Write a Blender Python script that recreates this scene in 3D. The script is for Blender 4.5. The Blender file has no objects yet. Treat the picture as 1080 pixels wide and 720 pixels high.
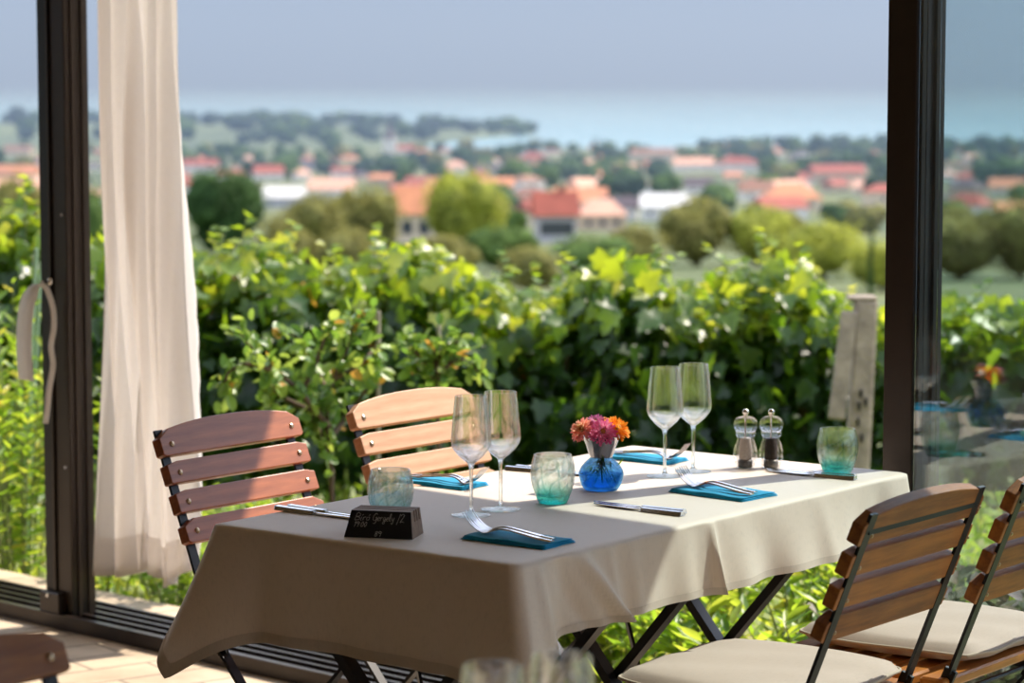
import bpy, math, random
import numpy as np
from mathutils import Vector, Matrix, noise

# ------------------------------------------------------------------ camera, sky, sun, exposure
SC = bpy.context.scene
COL = SC.collection
F, HY, EYE = 2850.0, 82.0, 1.55            # focal length in px of a 1080 px frame, horizon row, eye height
TH = math.atan((360 - HY) / F)
cd = bpy.data.cameras.new('camera'); cam = bpy.data.objects.new('camera', cd); COL.objects.link(cam)
cam.location = (0, 0, EYE); cam.rotation_euler = (math.pi / 2 - TH, 0, 0)
cd.sensor_width = 36; cd.lens = F * 36 / 1080; cd.clip_start = .05; cd.clip_end = 90000
cd.dof.use_dof = True; cd.dof.focus_distance = 5.05; cd.dof.aperture_fstop = 5.0
SC.camera = cam
SC.view_settings.view_transform = 'Standard'; SC.view_settings.look = 'None'
SC.view_settings.gamma = 1; SC.view_settings.use_curve_mapping = False
SC.view_settings.exposure = 0.0
try:
    SC.cycles.use_denoising = True
    SC.cycles.max_bounces = 10; SC.cycles.transparent_max_bounces = 24; SC.cycles.transmission_bounces = 10
    SC.cycles.volume_bounces = 0; SC.cycles.sample_clamp_indirect = 6
    SC.cycles.caustics_reflective = False; SC.cycles.caustics_refractive = False
except Exception: pass

w_ = bpy.data.worlds.new('sky'); SC.world = w_; w_.use_nodes = True
nt = w_.node_tree; nt.nodes.clear()
geo = nt.nodes.new('ShaderNodeTexCoord'); sep = nt.nodes.new('ShaderNodeSeparateXYZ')
rmp = nt.nodes.new('ShaderNodeValToRGB'); bg = nt.nodes.new('ShaderNodeBackground'); wo = nt.nodes.new('ShaderNodeOutputWorld')
nt.links.new(geo.outputs['Generated'], sep.inputs[0]); nt.links.new(sep.outputs['Z'], rmp.inputs[0])
nt.links.new(rmp.outputs[0], bg.inputs[0]); nt.links.new(bg.outputs[0], wo.inputs[0])
cr = rmp.color_ramp
cr.elements[0].position = 0.0; cr.elements[0].color = (.47, .52, .62, 1)
cr.elements[1].position = 1.0; cr.elements[1].color = (.9, 1.1, 1.5, 1)
e = cr.elements.new(.035); e.color = (.37, .47, .65, 1)
e = cr.elements.new(.08); e.color = (.42, .54, .78, 1)
e = cr.elements.new(.20); e.color = (1.35, 1.5, 1.9, 1)
e = cr.elements.new(.50); e.color = (1.9, 2.05, 2.5, 1)
bg.inputs[1].default_value = 1.0

SUN_AZ = Vector((.83, .56)).normalized(); SUN_EL = math.radians(49)
sd = bpy.data.lights.new('sun', 'SUN'); so = bpy.data.objects.new('sun', sd); COL.objects.link(so)
sdir = Vector((SUN_AZ.x * math.cos(SUN_EL), SUN_AZ.y * math.cos(SUN_EL), math.sin(SUN_EL)))
so.rotation_euler = sdir.to_track_quat('Z', 'Y').to_euler(); so.location = sdir * 20
sd.energy = 8.3; sd.angle = math.radians(.6); sd.color = (1, .89, .76)

# ------------------------------------------------------------------ coordinates
def ray(px, py):
    a, b = (px - 540) / F, (360 - py) / F
    return Vector((a, math.cos(TH) + b * math.sin(TH), -math.sin(TH) + b * math.cos(TH)))
def at(px, py, z=0.0):
    d = ray(px, py); t = (z - EYE) / d.z
    return Vector((0, 0, EYE)) + d * t
def dep(px, py, y):
    d = ray(px, py); return Vector((0, 0, EYE)) + d * (y / d.y)
U = Vector((.607, .795, 0)).normalized()          # along the table, away to the right; also straight out of the room
W = Vector((U.y, -U.x, 0))                        # across the table, along the glass front
UF = Vector((.688, .726, 0)).normalized(); WF = Vector((UF.y, -UF.x, 0))   # out through the glass front; along the glass front
def uw(n, w, z=0.0): return UF * n + WF * w + Vector((0, 0, z))
ANG = math.atan2(U.y, U.x)
T0 = Vector((-.543, 4.85, 0)); TL, TW, TZ = 1.33, .69, .745

# ------------------------------------------------------------------ helpers
def tag(o, label=None, cat=None, group=None, kind=None):
    if label: o['label'] = label
    if cat: o['category'] = cat
    if group: o['group'] = group
    if kind: o['kind'] = kind
    return o
def empty(name, loc=(0, 0, 0), rz=0.0):
    o = bpy.data.objects.new(name, None); COL.objects.link(o); o.location = loc; o.rotation_euler = (0, 0, rz)
    o.empty_display_size = .05
    return o
def thing(name, label, cat, loc=(0, 0, 0), rz=0.0, group=None):
    return tag(empty(name, loc, rz), label, cat, group)
def link(name, me, mat, parent=None, smooth=False):
    o = bpy.data.objects.new(name, me); COL.objects.link(o)
    if mat is not None: me.materials.append(mat)
    if parent is not None: o.parent = parent
    if smooth and len(me.polygons): me.polygons.foreach_set('use_smooth', [True] * len(me.polygons))
    return o
def copy_tree(o, parent=None):
    kids = list(o.children)
    c = o.copy(); COL.objects.link(c)
    if parent is not None: c.parent = parent
    for k in kids: copy_tree(k, c)
    return c

class MB:
    def __init__(s): s.v = []; s.f = []
    def add(s, vs, fs):
        n = len(s.v); s.v += [tuple(v) for v in vs]; s.f += [tuple(i + n for i in f) for f in fs]; return s
    def box(s, c, size, R=None, bev=0.0):
        c = Vector(c); x, y, z = [k / 2 for k in size]
        if bev <= 0:
            vs = [Vector((i * x, j * y, k * z)) for k in (-1, 1) for i, j in ((-1, -1), (1, -1), (1, 1), (-1, 1))]
            fs = [(3, 2, 1, 0), (4, 5, 6, 7)] + [(i, (i + 1) % 4, 4 + (i + 1) % 4, 4 + i) for i in range(4)]
        else:
            b = min(bev, x * .9, y * .9, z * .9); vs = []
            for kz, ins in ((-z, b), (-z + b, 0), (z - b, 0), (z, b)):
                X, Y = x - ins, y - ins
                for (i, j, di, dj) in ((-1, -1, 0, b), (-1, -1, b, 0), (1, -1, -b, 0), (1, -1, 0, b), (1, 1, 0, -b), (1, 1, -b, 0), (-1, 1, b, 0), (-1, 1, 0, -b)):
                    vs.append(Vector((i * X + di * .7, j * Y + dj * .7, kz)))
            fs = [tuple(range(7, -1, -1)), tuple(range(24, 32))]
            for l in range(3):
                for i in range(8): fs.append((l * 8 + i, l * 8 + (i + 1) % 8, (l + 1) * 8 + (i + 1) % 8, (l + 1) * 8 + i))
        if R is not None: vs = [R @ v for v in vs]
        return s.add([c + v for v in vs], fs)
    def bar(s, p, q, w, t, up=(0, 0, 1), bev=0.0):
        p, q = Vector(p), Vector(q); d = q - p; L = d.length; d.normalize(); up = Vector(up)
        x = d.cross(up)
        if x.length < 1e-5: x = d.cross(Vector((1, 0, 0)))
        x.normalize(); z = x.cross(d)
        R = Matrix((x, d, z)).transposed()
        return s.box((p + q) / 2, (w, L, t), R, bev)
    def tube(s, pts, r, n=8, cap=True):
        pts = [Vector(p) for p in pts]; rs = r if hasattr(r, '__len__') else [r] * len(pts)
        base = len(s.v); prev = None
        for i, p in enumerate(pts):
            d = (pts[min(i + 1, len(pts) - 1)] - pts[max(i - 1, 0)])
            if d.length < 1e-9: d = Vector((0, 0, 1))
            d.normalize()
            if prev is None:
                a = d.cross(Vector((0, 0, 1)))
                if a.length < .1: a = d.cross(Vector((1, 0, 0)))
            else:
                a = prev - d * prev.dot(d)
            a.normalize(); prev = a; b = d.cross(a)
            for k in range(n):
                t = 2 * math.pi * k / n; s.v.append(tuple(p + (a * math.cos(t) + b * math.sin(t)) * rs[i]))
        for i in range(len(pts) - 1):
            for k in range(n):
                s.f.append((base + i * n + k, base + i * n + (k + 1) % n, base + (i + 1) * n + (k + 1) % n, base + (i + 1) * n + k))
        if cap:
            s.f.append(tuple(base + k for k in range(n - 1, -1, -1))); s.f.append(tuple(base + (len(pts) - 1) * n + k for k in range(n)))
        return s
    def lathe(s, prof, n=32, c=(0, 0, 0), rad=None, cap0=True, cap1=True):
        base = len(s.v); c = Vector(c)
        for j, (r, z) in enumerate(prof):
            for k in range(n):
                t = 2 * math.pi * k / n; rr = r if rad is None else rad(r, z, t)
                s.v.append((c.x + rr * math.cos(t), c.y + rr * math.sin(t), c.z + z))
        for j in range(len(prof) - 1):
            for k in range(n):
                s.f.append((base + j * n + k, base + j * n + (k + 1) % n, base + (j + 1) * n + (k + 1) % n, base + (j + 1) * n + k))
        if cap0: s.f.append(tuple(base + k for k in range(n - 1, -1, -1)))
        if cap1: s.f.append(tuple(base + (len(prof) - 1) * n + k for k in range(n)))
        return s
    def prism(s, poly, h, T=None):
        n = len(poly); vs = [Vector((x, y, 0)) for x, y in poly] + [Vector((x, y, h)) for x, y in poly]
        if T is not None: vs = [T @ v for v in vs]
        return s.add(vs, [tuple(range(n - 1, -1, -1)), tuple(range(n, 2 * n))] + [(i, (i + 1) % n, n + (i + 1) % n, n + i) for i in range(n)])
    def build(s, name, mat, parent=None, smooth=False):
        me = bpy.data.meshes.new(name); me.from_pydata(s.v, [], s.f); me.update()
        return link(name, me, mat, parent, smooth)
def smooth_by_angle(o, deg=35):
    me = o.data
    me.polygons.foreach_set('use_smooth', [True] * len(me.polygons))
    try: me.set_sharp_from_angle(angle=math.radians(deg))
    except Exception: pass
    return o
def catmull(P, n=6):
    P = [Vector(p) for p in P]; out = []
    for i in range(len(P) - 1):
        a, b, c, d = P[max(i - 1, 0)], P[i], P[i + 1], P[min(i + 2, len(P) - 1)]
        for k in range(n):
            t = k / n
            out.append(.5 * ((2 * b) + (c - a) * t + (2 * a - 5 * b + 4 * c - d) * t * t + (3 * b - a - 3 * c + d) * t ** 3))
    out.append(P[-1]); return out

# ------------------------------------------------------------------ materials
class NT:
    def __init__(s, name):
        s.m = bpy.data.materials.new(name); s.m.use_nodes = True; s.t = s.m.node_tree; s.t.nodes.clear()
        s.out = s.n('ShaderNodeOutputMaterial')
    def n(s, t, **k):
        o = s.t.nodes.new(t)
        for a, b in k.items():
            if a.startswith('i_'):
                key = a[2:]; o.inputs[int(key) if key.isdigit() else key.replace('_', ' ')].default_value = b
            else: setattr(o, a, b)
        return o
    def l(s, a, b): s.t.links.new(a, b)
def c4(c): return (c[0], c[1], c[2], 1)
def ramp(N, fac, stops):
    r = N.n('ShaderNodeValToRGB'); e = r.color_ramp.elements
    e[0].position, e[0].color = stops[0][0], c4(stops[0][1]); e[1].position, e[1].color = stops[-1][0], c4(stops[-1][1])
    for p, c in stops[1:-1]:
        k = e.new(p); k.color = c4(c)
    N.l(fac, r.inputs[0]); return r.outputs[0]
def noisetex(N, scale, detail=3, stretch=None, coord='Object', rough=.55):
    tc = N.n('ShaderNodeTexCoord'); mp = N.n('ShaderNodeMapping'); N.l(tc.outputs[coord], mp.inputs[0])
    if stretch: mp.inputs['Scale'].default_value = stretch
    t = N.n('ShaderNodeTexNoise'); t.inputs['Scale'].default_value = scale; t.inputs['Detail'].default_value = detail
    t.inputs['Roughness'].default_value = rough
    N.l(mp.outputs[0], t.inputs[0]); return t.outputs[0]
def pmat(name, c1, c2=None, scale=8, rough=.5, metal=0, bump=0, bscale=None, stretch=None, spec=.5, coat=0, sheen=0, detail=3):
    N = NT(name); p = N.n('ShaderNodeBsdfPrincipled')
    c2 = c2 or tuple(k * .85 for k in c1)
    f = noisetex(N, scale, detail, stretch)
    N.l(ramp(N, f, [(.3, c2), (.7, c1)]), p.inputs['Base Color'])
    p.inputs['Roughness'].default_value = rough; p.inputs['Metallic'].default_value = metal
    p.inputs['Specular IOR Level'].default_value = spec; p.inputs['Coat Weight'].default_value = coat
    if sheen: p.inputs['Sheen Weight'].default_value = sheen
    if bump:
        b = N.n('ShaderNodeBump', i_Strength=bump, i_Distance=.01)
        N.l(noisetex(N, bscale or scale * 3, 3, stretch), b.inputs['Height']); N.l(b.outputs[0], p.inputs['Normal'])
    N.l(p.outputs[0], N.out.inputs[0]); return N.m
def cloth_mat(name, c, trans=.25, sheen=.15, tc=None, wr=.25, spec=.2, rough=.9):
    N = NT(name); p = N.n('ShaderNodeBsdfPrincipled', i_Roughness=rough); p.inputs['Sheen Weight'].default_value = sheen
    p.inputs['Specular IOR Level'].default_value = spec
    f = noisetex(N, 60, 4, (1, 9, 1)); g = noisetex(N, 60, 4, (9, 1, 1))
    mx = N.n('ShaderNodeMath', operation='ADD'); N.l(f, mx.inputs[0]); N.l(g, mx.inputs[1])
    col = ramp(N, mx.outputs[0], [(.6, tuple(k * .88 for k in c)), (1.0, c), ])
    N.l(col, p.inputs['Base Color'])
    b = N.n('ShaderNodeBump', i_Strength=wr, i_Distance=.004); N.l(noisetex(N, 7, 3), b.inputs['Height'])
    b2 = N.n('ShaderNodeBump', i_Strength=.12, i_Distance=.001); N.l(mx.outputs[0], b2.inputs['Height']); N.l(b.outputs[0], b2.inputs['Normal'])
    N.l(b2.outputs[0], p.inputs['Normal'])
    t = N.n('ShaderNodeBsdfTranslucent'); t.inputs[0].default_value = c4(tc or c)
    m = N.n('ShaderNodeMixShader'); m.inputs[0].default_value = trans
    N.l(p.outputs[0], m.inputs[1]); N.l(t.outputs[0], m.inputs[2]); N.l(m.outputs[0], N.out.inputs[0]); return N.m
def leaf_mat(name, stops, tstops, trans=.45, rough=.42, spec=.5):
    """leaf colours vary from leaf to leaf through a per-leaf random number"""
    N = NT(name); a = N.n('ShaderNodeAttribute', attribute_name='rnd')
    p = N.n('ShaderNodeBsdfPrincipled', i_Roughness=rough); p.inputs['Specular IOR Level'].default_value = spec
    N.l(ramp(N, a.outputs['Fac'], stops), p.inputs['Base Color'])
    t = N.n('ShaderNodeBsdfTranslucent'); N.l(ramp(N, a.outputs['Fac'], tstops), t.inputs[0])
    m = N.n('ShaderNodeMixShader'); m.inputs[0].default_value = trans
    N.l(p.outputs[0], m.inputs[1]); N.l(t.outputs[0], m.inputs[2]); N.l(m.outputs[0], N.out.inputs[0]); return N.m
def wood_mat(name, c1, c2, rough=.4, axis=0, coat=.2):
    N = NT(name); p = N.n('ShaderNodeBsdfPrincipled', i_Roughness=rough); p.inputs['Coat Weight'].default_value = coat
    st = [7.0, 7.0, 7.0]; st[axis] = .6
    g = noisetex(N, 9, 5, tuple(st), rough=.65); big = noisetex(N, 5, 2)
    mx = N.n('ShaderNodeMath', operation='MULTIPLY_ADD', i_1=.7); N.l(g, mx.inputs[0])
    m2 = N.n('ShaderNodeMath', operation='MULTIPLY', i_1=.3); N.l(big, m2.inputs[0]); N.l(m2.outputs[0], mx.inputs[2])
    oi = N.n('ShaderNodeObjectInfo'); hv = N.n('ShaderNodeMath', operation='MULTIPLY_ADD', i_1=.12, i_2=-.06); N.l(oi.outputs['Random'], hv.inputs[0])
    ad = N.n('ShaderNodeMath', operation='ADD'); N.l(mx.outputs[0], ad.inputs[0]); N.l(hv.outputs[0], ad.inputs[1])
    N.l(ramp(N, ad.outputs[0], [(.36, c2), (.6, c1)]), p.inputs['Base Color'])
    b = N.n('ShaderNodeBump', i_Strength=.15, i_Distance=.003); N.l(g, b.inputs['Height']); N.l(b.outputs[0], p.inputs['Normal'])
    N.l(p.outputs[0], N.out.inputs[0]); return N.m
def thin_glass(name, tint=(.97, .98, .98), ior=1.5, dirt=0.0, boost=1.0):
    """a wall of glass thin enough not to bend what is seen through it"""
    N = NT(name); t = N.n('ShaderNodeBsdfTransparent'); t.inputs[0].default_value = c4(tint)
    g = N.n('ShaderNodeBsdfGlossy', i_Roughness=.0); g.inputs[0].default_value = (1, 1, 1, 1)
    lw = N.n('ShaderNodeLayerWeight', i_Blend=.5); pw = N.n('ShaderNodeMath', operation='POWER', i_1=5.0); N.l(lw.outputs['Facing'], pw.inputs[0])
    r0 = ((ior - 1) / (ior + 1)) ** 2 * boost
    k = N.n('ShaderNodeMath', operation='MULTIPLY_ADD', i_1=1 - r0, i_2=r0, use_clamp=True); N.l(pw.outputs[0], k.inputs[0])
    m = N.n('ShaderNodeMixShader'); N.l(k.outputs[0], m.inputs[0]); N.l(t.outputs[0], m.inputs[1]); N.l(g.outputs[0], m.inputs[2])
    last = m.outputs[0]
    if dirt:
        d = N.n('ShaderNodeBsdfDiffuse'); d.inputs[0].default_value = (.7, .7, .7, 1)
        r = ramp(N, noisetex(N, 3, 5), [(.35, (0, 0, 0)), (.8, (1, 1, 1))])
        kk = N.n('ShaderNodeMath', operation='MULTIPLY', i_1=dirt); N.l(r, kk.inputs[0])
        m3 = N.n('ShaderNodeMixShader'); N.l(kk.outputs[0], m3.inputs[0]); N.l(last, m3.inputs[1]); N.l(d.outputs[0], m3.inputs[2]); last = m3.outputs[0]
    N.l(last, N.out.inputs[0]); return N.m
def thick_glass(name, col=(1, 1, 1), mixt=.35, top=None, zr=None, tcol=None):
    """solid glass; part of the light goes straight through as in a bright caustic shadow"""
    N = NT(name); g = N.n('ShaderNodeBsdfGlass', i_Roughness=.0, i_IOR=1.46); t = N.n('ShaderNodeBsdfTransparent')
    if top is not None:
        tc = N.n('ShaderNodeTexCoord'); s = N.n('ShaderNodeSeparateXYZ'); N.l(tc.outputs['Object'], s.inputs[0])
        mr = N.n('ShaderNodeMapRange'); mr.inputs[1].default_value = zr[0]; mr.inputs[2].default_value = zr[1]; N.l(s.outputs[2], mr.inputs[0])
        c = ramp(N, mr.outputs[0], [(0, col), (1, top)]); N.l(c, g.inputs[0]); N.l(c, t.inputs[0])
    else:
        g.inputs[0].default_value = c4(col); t.inputs[0].default_value = c4(tcol or col)
    m = N.n('ShaderNodeMixShader'); m.inputs[0].default_value = mixt
    N.l(g.outputs[0], m.inputs[1]); N.l(t.outputs[0], m.inputs[2]); N.l(m.outputs[0], N.out.inputs[0]); return N.m

M = {}
M['brown_metal'] = pmat('brown_metal', (.030, .019, .013), (.024, .015, .010), 30, .38, .3)
M['black_metal'] = pmat('black_metal', (.014, .014, .016), (.010, .010, .012), 30, .42, .4)
M['black_gasket'] = pmat('black_gasket', (.006, .007, .009), (.004, .005, .006), 30, .6, spec=.2)
M['iron'] = pmat('iron', (.012, .014, .018), (.008, .009, .012), 40, .4, .2)
M['steel'] = pmat('steel', (.78, .78, .80), (.66, .67, .70), 20, .12, 1.0)
M['rivet'] = pmat('rivet', (.55, .42, .28), (.35, .25, .16), 60, .3, 1.0)
M['chrome'] = pmat('chrome', (.8, .76, .68), (.7, .66, .6), 20, .15, 1.0)
M['cloth'] = cloth_mat('cloth', (.84, .725, .61), .10, .5, spec=.5, rough=.55)
M['hem'] = cloth_mat('hem', (.70, .61, .52), .04)
M['curtain'] = cloth_mat('curtain', (.90, .87, .85), .50, tc=(.94, .91, .89), wr=.4)
M['cushion'] = cloth_mat('cushion', (.56, .45, .385), .0)
M['piping'] = cloth_mat('piping', (.55, .46, .37), .0)
M['napkin'] = cloth_mat('napkin', (.012, .33, .60), .04, wr=.6)
M['tape'] = cloth_mat('tape', (.90, .87, .84), .5)
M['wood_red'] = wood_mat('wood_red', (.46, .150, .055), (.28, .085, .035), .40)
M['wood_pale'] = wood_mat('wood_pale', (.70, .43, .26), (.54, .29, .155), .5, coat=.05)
M['wood_brown'] = wood_mat('wood_brown', (.38, .14, .024), (.17, .055, .010), .5, coat=.04)
M['wood_orange'] = wood_mat('wood_orange', (.60, .22, .04), (.38, .12, .02), .35)
M['wood_block'] = wood_mat('wood_block', (.34, .22, .14), (.20, .12, .075), .6, coat=0)
M['chalkboard'] = pmat('chalkboard', (.010, .010, .011), (.006, .006, .007), 40, .55)
M['chalk'] = pmat('chalk', (.75, .75, .72), (.6, .6, .58), 200, .9)
M['table_wood'] = wood_mat('table_wood', (.30, .14, .06), (.2, .09, .04), .5)

# ------------------------------------------------------------------ leaves
def leaf_shape(kind):
    if kind == 'vine':      # five-lobed
        out = [(0, -.05), (.22, -.22), (.5, -.12), (.42, .12), (.56, .38), (.28, .42), (.22, .66), (0, .92)]
    elif kind == 'lance':
        out = [(0, 0), (.10, .18), (.15, .42), (.12, .68), (0, 1)]
    elif kind == 'oval':
        out = [(0, 0), (.20, .15), (.28, .42), (.22, .72), (0, .95)]
    elif kind == 'petal':
        out = [(0, 0), (.07, .3), (.13, .7), (.08, .95), (0, 1)]
    n = len(out); v = [(0, y, 0) for x, y in out]        # midrib points then right then left
    mid = list(range(n)); vs = [(0, y, -.10 * math.sin(max(0, min(1, y)) * 2.2) ** 2) for x, y in out]
    R = []; Lf = []
    for x, y in out[1:-1]:
        R.append(len(vs)); vs.append((x, y, .35 * x - .12 * y * y))
        Lf.append(len(vs)); vs.append((-x, y, .35 * x - .12 * y * y))
    tr = []
    for side, flip in ((R, 0), (Lf, 1)):
        s2 = [0] + side + [n - 1]
        for i in range(n - 1):
            a, b, c, d = i, i + 1, s2[i + 1], s2[i]
            for t in ((a, d, c), (a, c, b)):
                if len(set(t)) == 3 and not (t[0] == t[1]):
                    tr.append(t if flip else t[::-1])
    tr = [t for t in tr if len(set(t)) == 3]
    return np.array(vs, float), np.array(tr, int)
SHAPES = {k: leaf_shape(k) for k in ('vine', 'lance', 'oval', 'petal')}
def leaves(name, pos, fwd, nrm, size, kind, mat, parent=None, rng=None, rnd=None, smooth=True):
    """many leaves as one mesh: pos, growing direction, face normal, size, one random number each"""
    bv, bt = SHAPES[kind]; pos = np.asarray(pos, float); n = len(pos)
    f = np.asarray(fwd, float); f = f / (np.linalg.norm(f, axis=1, keepdims=True) + 1e-9)
    z = np.asarray(nrm, float); z = z - f * (z * f).sum(1, keepdims=True); z = z / (np.linalg.norm(z, axis=1, keepdims=True) + 1e-9)
    x = np.cross(f, z); s = np.asarray(size, float).reshape(-1, 1, 1)
    V = (bv[None, :, 0, None] * x[:, None] + bv[None, :, 1, None] * f[:, None] + bv[None, :, 2, None] * z[:, None]) * s + pos[:, None]
    T = bt[None] + (np.arange(n) * len(bv))[:, None, None]
    V = V.reshape(-1, 3).astype(np.float32); T = T.reshape(-1, 3).astype(np.int32)
    me = bpy.data.meshes.new(name); me.vertices.add(len(V)); me.vertices.foreach_set('co', V.ravel())
    me.loops.add(T.size); me.loops.foreach_set('vertex_index', T.ravel())
    me.polygons.add(len(T)); me.polygons.foreach_set('loop_start', np.arange(0, T.size, 3, dtype=np.int32))
    me.polygons.foreach_set('loop_total', np.full(len(T), 3, dtype=np.int32))
    me.update(calc_edges=True); me.validate()
    at_ = me.attributes.new('rnd', 'FLOAT', 'POINT')
    r = rnd if rnd is not None else (rng or np.random.default_rng(1)).random(n)
    at_.data.foreach_set('value', np.repeat(np.asarray(r, np.float32), len(bv)))
    return link(name, me, mat, parent, smooth)

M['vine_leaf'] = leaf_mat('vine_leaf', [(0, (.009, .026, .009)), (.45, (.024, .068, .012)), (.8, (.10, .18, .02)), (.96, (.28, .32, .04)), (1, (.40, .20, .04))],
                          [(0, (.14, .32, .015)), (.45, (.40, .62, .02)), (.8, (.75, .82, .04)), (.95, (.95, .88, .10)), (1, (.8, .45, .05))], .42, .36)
M['herb_leaf'] = leaf_mat('herb_leaf', [(0, (.06, .14, .02)), (.5, (.12, .23, .03)), (.9, (.26, .35, .05)), (1, (.5, .45, .06))],
                          [(0, (.28, .50, .03)), (.5, (.50, .70, .04)), (.9, (.78, .85, .08)), (1, (.9, .75, .1))], .45, .4)
M['sapling_leaf'] = leaf_mat('sapling_leaf', [(0, (.07, .15, .03)), (.5, (.14, .25, .05)), (.93, (.26, .36, .08)), (1, (.65, .35, .05))],
                             [(0, (.25, .48, .05)), (.5, (.45, .65, .08)), (.93, (.65, .78, .12)), (1, (.9, .5, .1))], .35, .36)
M['sage_leaf'] = leaf_mat('sage_leaf', [(0, (.12, .14, .10)), (.5, (.24, .26, .18)), (.8, (.30, .25, .26)), (1, (.40, .42, .30))],
                          [(0, (.20, .26, .10)), (.5, (.35, .40, .16)), (.8, (.35, .26, .24)), (1, (.5, .52, .25))], .25, .75, .2)
M['grass_leaf'] = leaf_mat('grass_leaf', [(0, (.07, .15, .02)), (.6, (.17, .28, .03)), (1, (.38, .40, .08))],
                           [(0, (.30, .50, .02)), (.6, (.60, .75, .05)), (1, (.88, .85, .15))], .45, .5)
M['bark'] = pmat('bark', (.16, .11, .07), (.08, .055, .035), 40, .9, bump=.6)
M['green_stem'] = pmat('green_stem', (.22, .26, .10), (.14, .17, .06), 40, .6)

# ------------------------------------------------------------------ terrain and far country
PROF_D = [5.0, 7.3, 9.5, 12, 16, 30, 100, 240, 500, 855, 1250, 2000, 2900, 3150, 60000]
PROF_Z = [-.06, -.06, -.2, -.36, -1.0, -3.2, -8.5, -15, -27, -40.5, -54, -69, -77.5, -79.5, -80]
def gz(x, y):
    d = max(5.0, y)
    z = float(np.interp(d, PROF_D, PROF_Z))
    if 60 < d < 2900: z += math.sin(x * .011 + d * .006) * min(d * .004, 2.5)
    return z
def on_ground(px, py):
    """where the sight line through this row meets the falling slope"""
    r = ray(px, py); y = 6.0
    while y < 30000:
        p = Vector((0, 0, EYE)) + r * (y / r.y)
        if p.z <= gz(p.x, p.y): return Vector((p.x, p.y, gz(p.x, p.y)))
        y *= 1.004
    return None
def terrain():
    ys = [5.2] + list(np.geomspace(5.6, 3150, 150)); nx = 110; vs = []; fs = []
    for y in ys:
        hw = y * .75 + 8
        for i in range(nx + 1):
            x = -hw + 2 * hw * i / nx
            vs.append((x, y, gz(x, y)))
    # the paved terrace edge stays clear: drop points that would lie inside the room
    vs = [(x, y, z if UF.x * x + UF.y * y > 4.95 else -.25) for x, y, z in vs]
    for j in range(len(ys) - 1):
        for i in range(nx): a = j * (nx + 1) + i; fs.append((a, a + 1, a + nx + 2, a + nx + 1))
    N = NT('hillside_grass'); p = N.n('ShaderNodeBsdfPrincipled', i_Roughness=.95)
    tc = N.n('ShaderNodeTexCoord')
    near = ramp(N, noisetex(N, 3, 5), [(.3, (.07, .10, .025)), (.5, (.17, .20, .05)), (.72, (.36, .30, .14))])
    far = ramp(N, noisetex(N, .012, 6, (1, .45, 1), rough=.65), [(.30, (.022, .045, .016)), (.45, (.05, .08, .022)), (.60, (.13, .14, .04)), (.74, (.07, .10, .03))])
    s = N.n('ShaderNodeSeparateXYZ'); N.l(tc.outputs['Object'], s.inputs[0])
    mr = N.n('ShaderNodeMapRange'); mr.inputs[1].default_value = 15; mr.inputs[2].default_value = 80; N.l(s.outputs[1], mr.inputs[0])
    mx = N.n('ShaderNodeMixRGB'); N.l(mr.outputs[0], mx.inputs[0]); N.l(near, mx.inputs[1]); N.l(far, mx.inputs[2]); N.l(mx.outputs[0], p.inputs['Base Color'])
    N.l(p.outputs[0], N.out.inputs[0])
    me = bpy.data.meshes.new('hillside_ground'); me.from_pydata(vs, [], fs); me.update()
    tag(link('hillside_ground', me, N.m, None, True), kind='structure')
terrain()
# lake
N = NT('lake_water'); p = N.n('ShaderNodeBsdfPrincipled', i_Roughness=.22)
N.l(ramp(N, noisetex(N, .0012, 3, (1, .2, 1)), [(.3, (.16, .34, .40)), (.7, (.24, .42, .47))]), p.inputs['Base Color'])
b = N.n('ShaderNodeBump', i_Strength=.6, i_Distance=2.0); N.l(noisetex(N, .06, 3, (1, .5, 1)), b.inputs['Height']); N.l(b.outputs[0], p.inputs['Normal'])
N.l(p.outputs[0], N.out.inputs[0])
tag(MB().add([(-9000, 2900, -79.3), (9000, 2900, -79.3), (16000, 42000, -79.3), (-16000, 42000, -79.3)], [(0, 1, 2, 3)]).build('lake_water', N.m), kind='structure')
# far shore hills beyond the lake
M['far_shore'] = pmat('far_shore', (.08, .12, .10), (.05, .08, .07), .002, .95)
rng = np.random.default_rng(5)
vs = []; fs = []; nn = 90
for i in range(nn + 1):
    x = -6500 + 13000 * i / nn
    h = 26 + 22 * noise.noise(Vector((x * .0006, 3.1, 0))) + 10 * noise.noise(Vector((x * .003, 7.1, 0)))
    for (dy, hh) in ((0, -79.3), (700, -79.3 + h), (2200, -79.3)): vs.append((x, 20000 + dy, hh))
for i in range(nn):
    for k in range(2): a = i * 3 + k; fs.append((a, a + 3, a + 4, a + 1))
me = bpy.data.meshes.new('far_shore_hills'); me.from_pydata(vs, [], fs)
tag(link('far_shore_hills', me, M['far_shore'], None, True), kind='structure')
# wooded headland at left, running out into the lake
def head_h(x, y):
    tip = 150 if False else 0
    t = min(1, max(0, (40 - x) / 450.0))            # rises away from its tip towards the left
    v = 1 - ((y - 3900) / 900.0) ** 2
    return -79.6 + max(0, v) * (1.6 + 11 * t ** .8)
vs = []; fs = []; nx, ny = 60, 16
for j in range(ny + 1):
    for i in range(nx + 1):
        x = -1700 + 1740 * i / nx; y = 2950 + 1900 * j / ny
        y2 = 3900 + (y - 3900) * (1 if x < -170 else max(.08, 1 - (x + 170) / 180.0))
        vs.append((x, y2, max(-79.2, head_h(x, y2)) if 0 < i < nx and 0 < j < ny else -79.9))
for j in range(ny):
    for i in range(nx): a = j * (nx + 1) + i; fs.append((a, a + 1, a + nx + 2, a + nx + 1))
M['headland'] = pmat('headland', (.13, .17, .07), (.04, .07, .035), .006, .95, stretch=(1, .3, 1))
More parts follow.
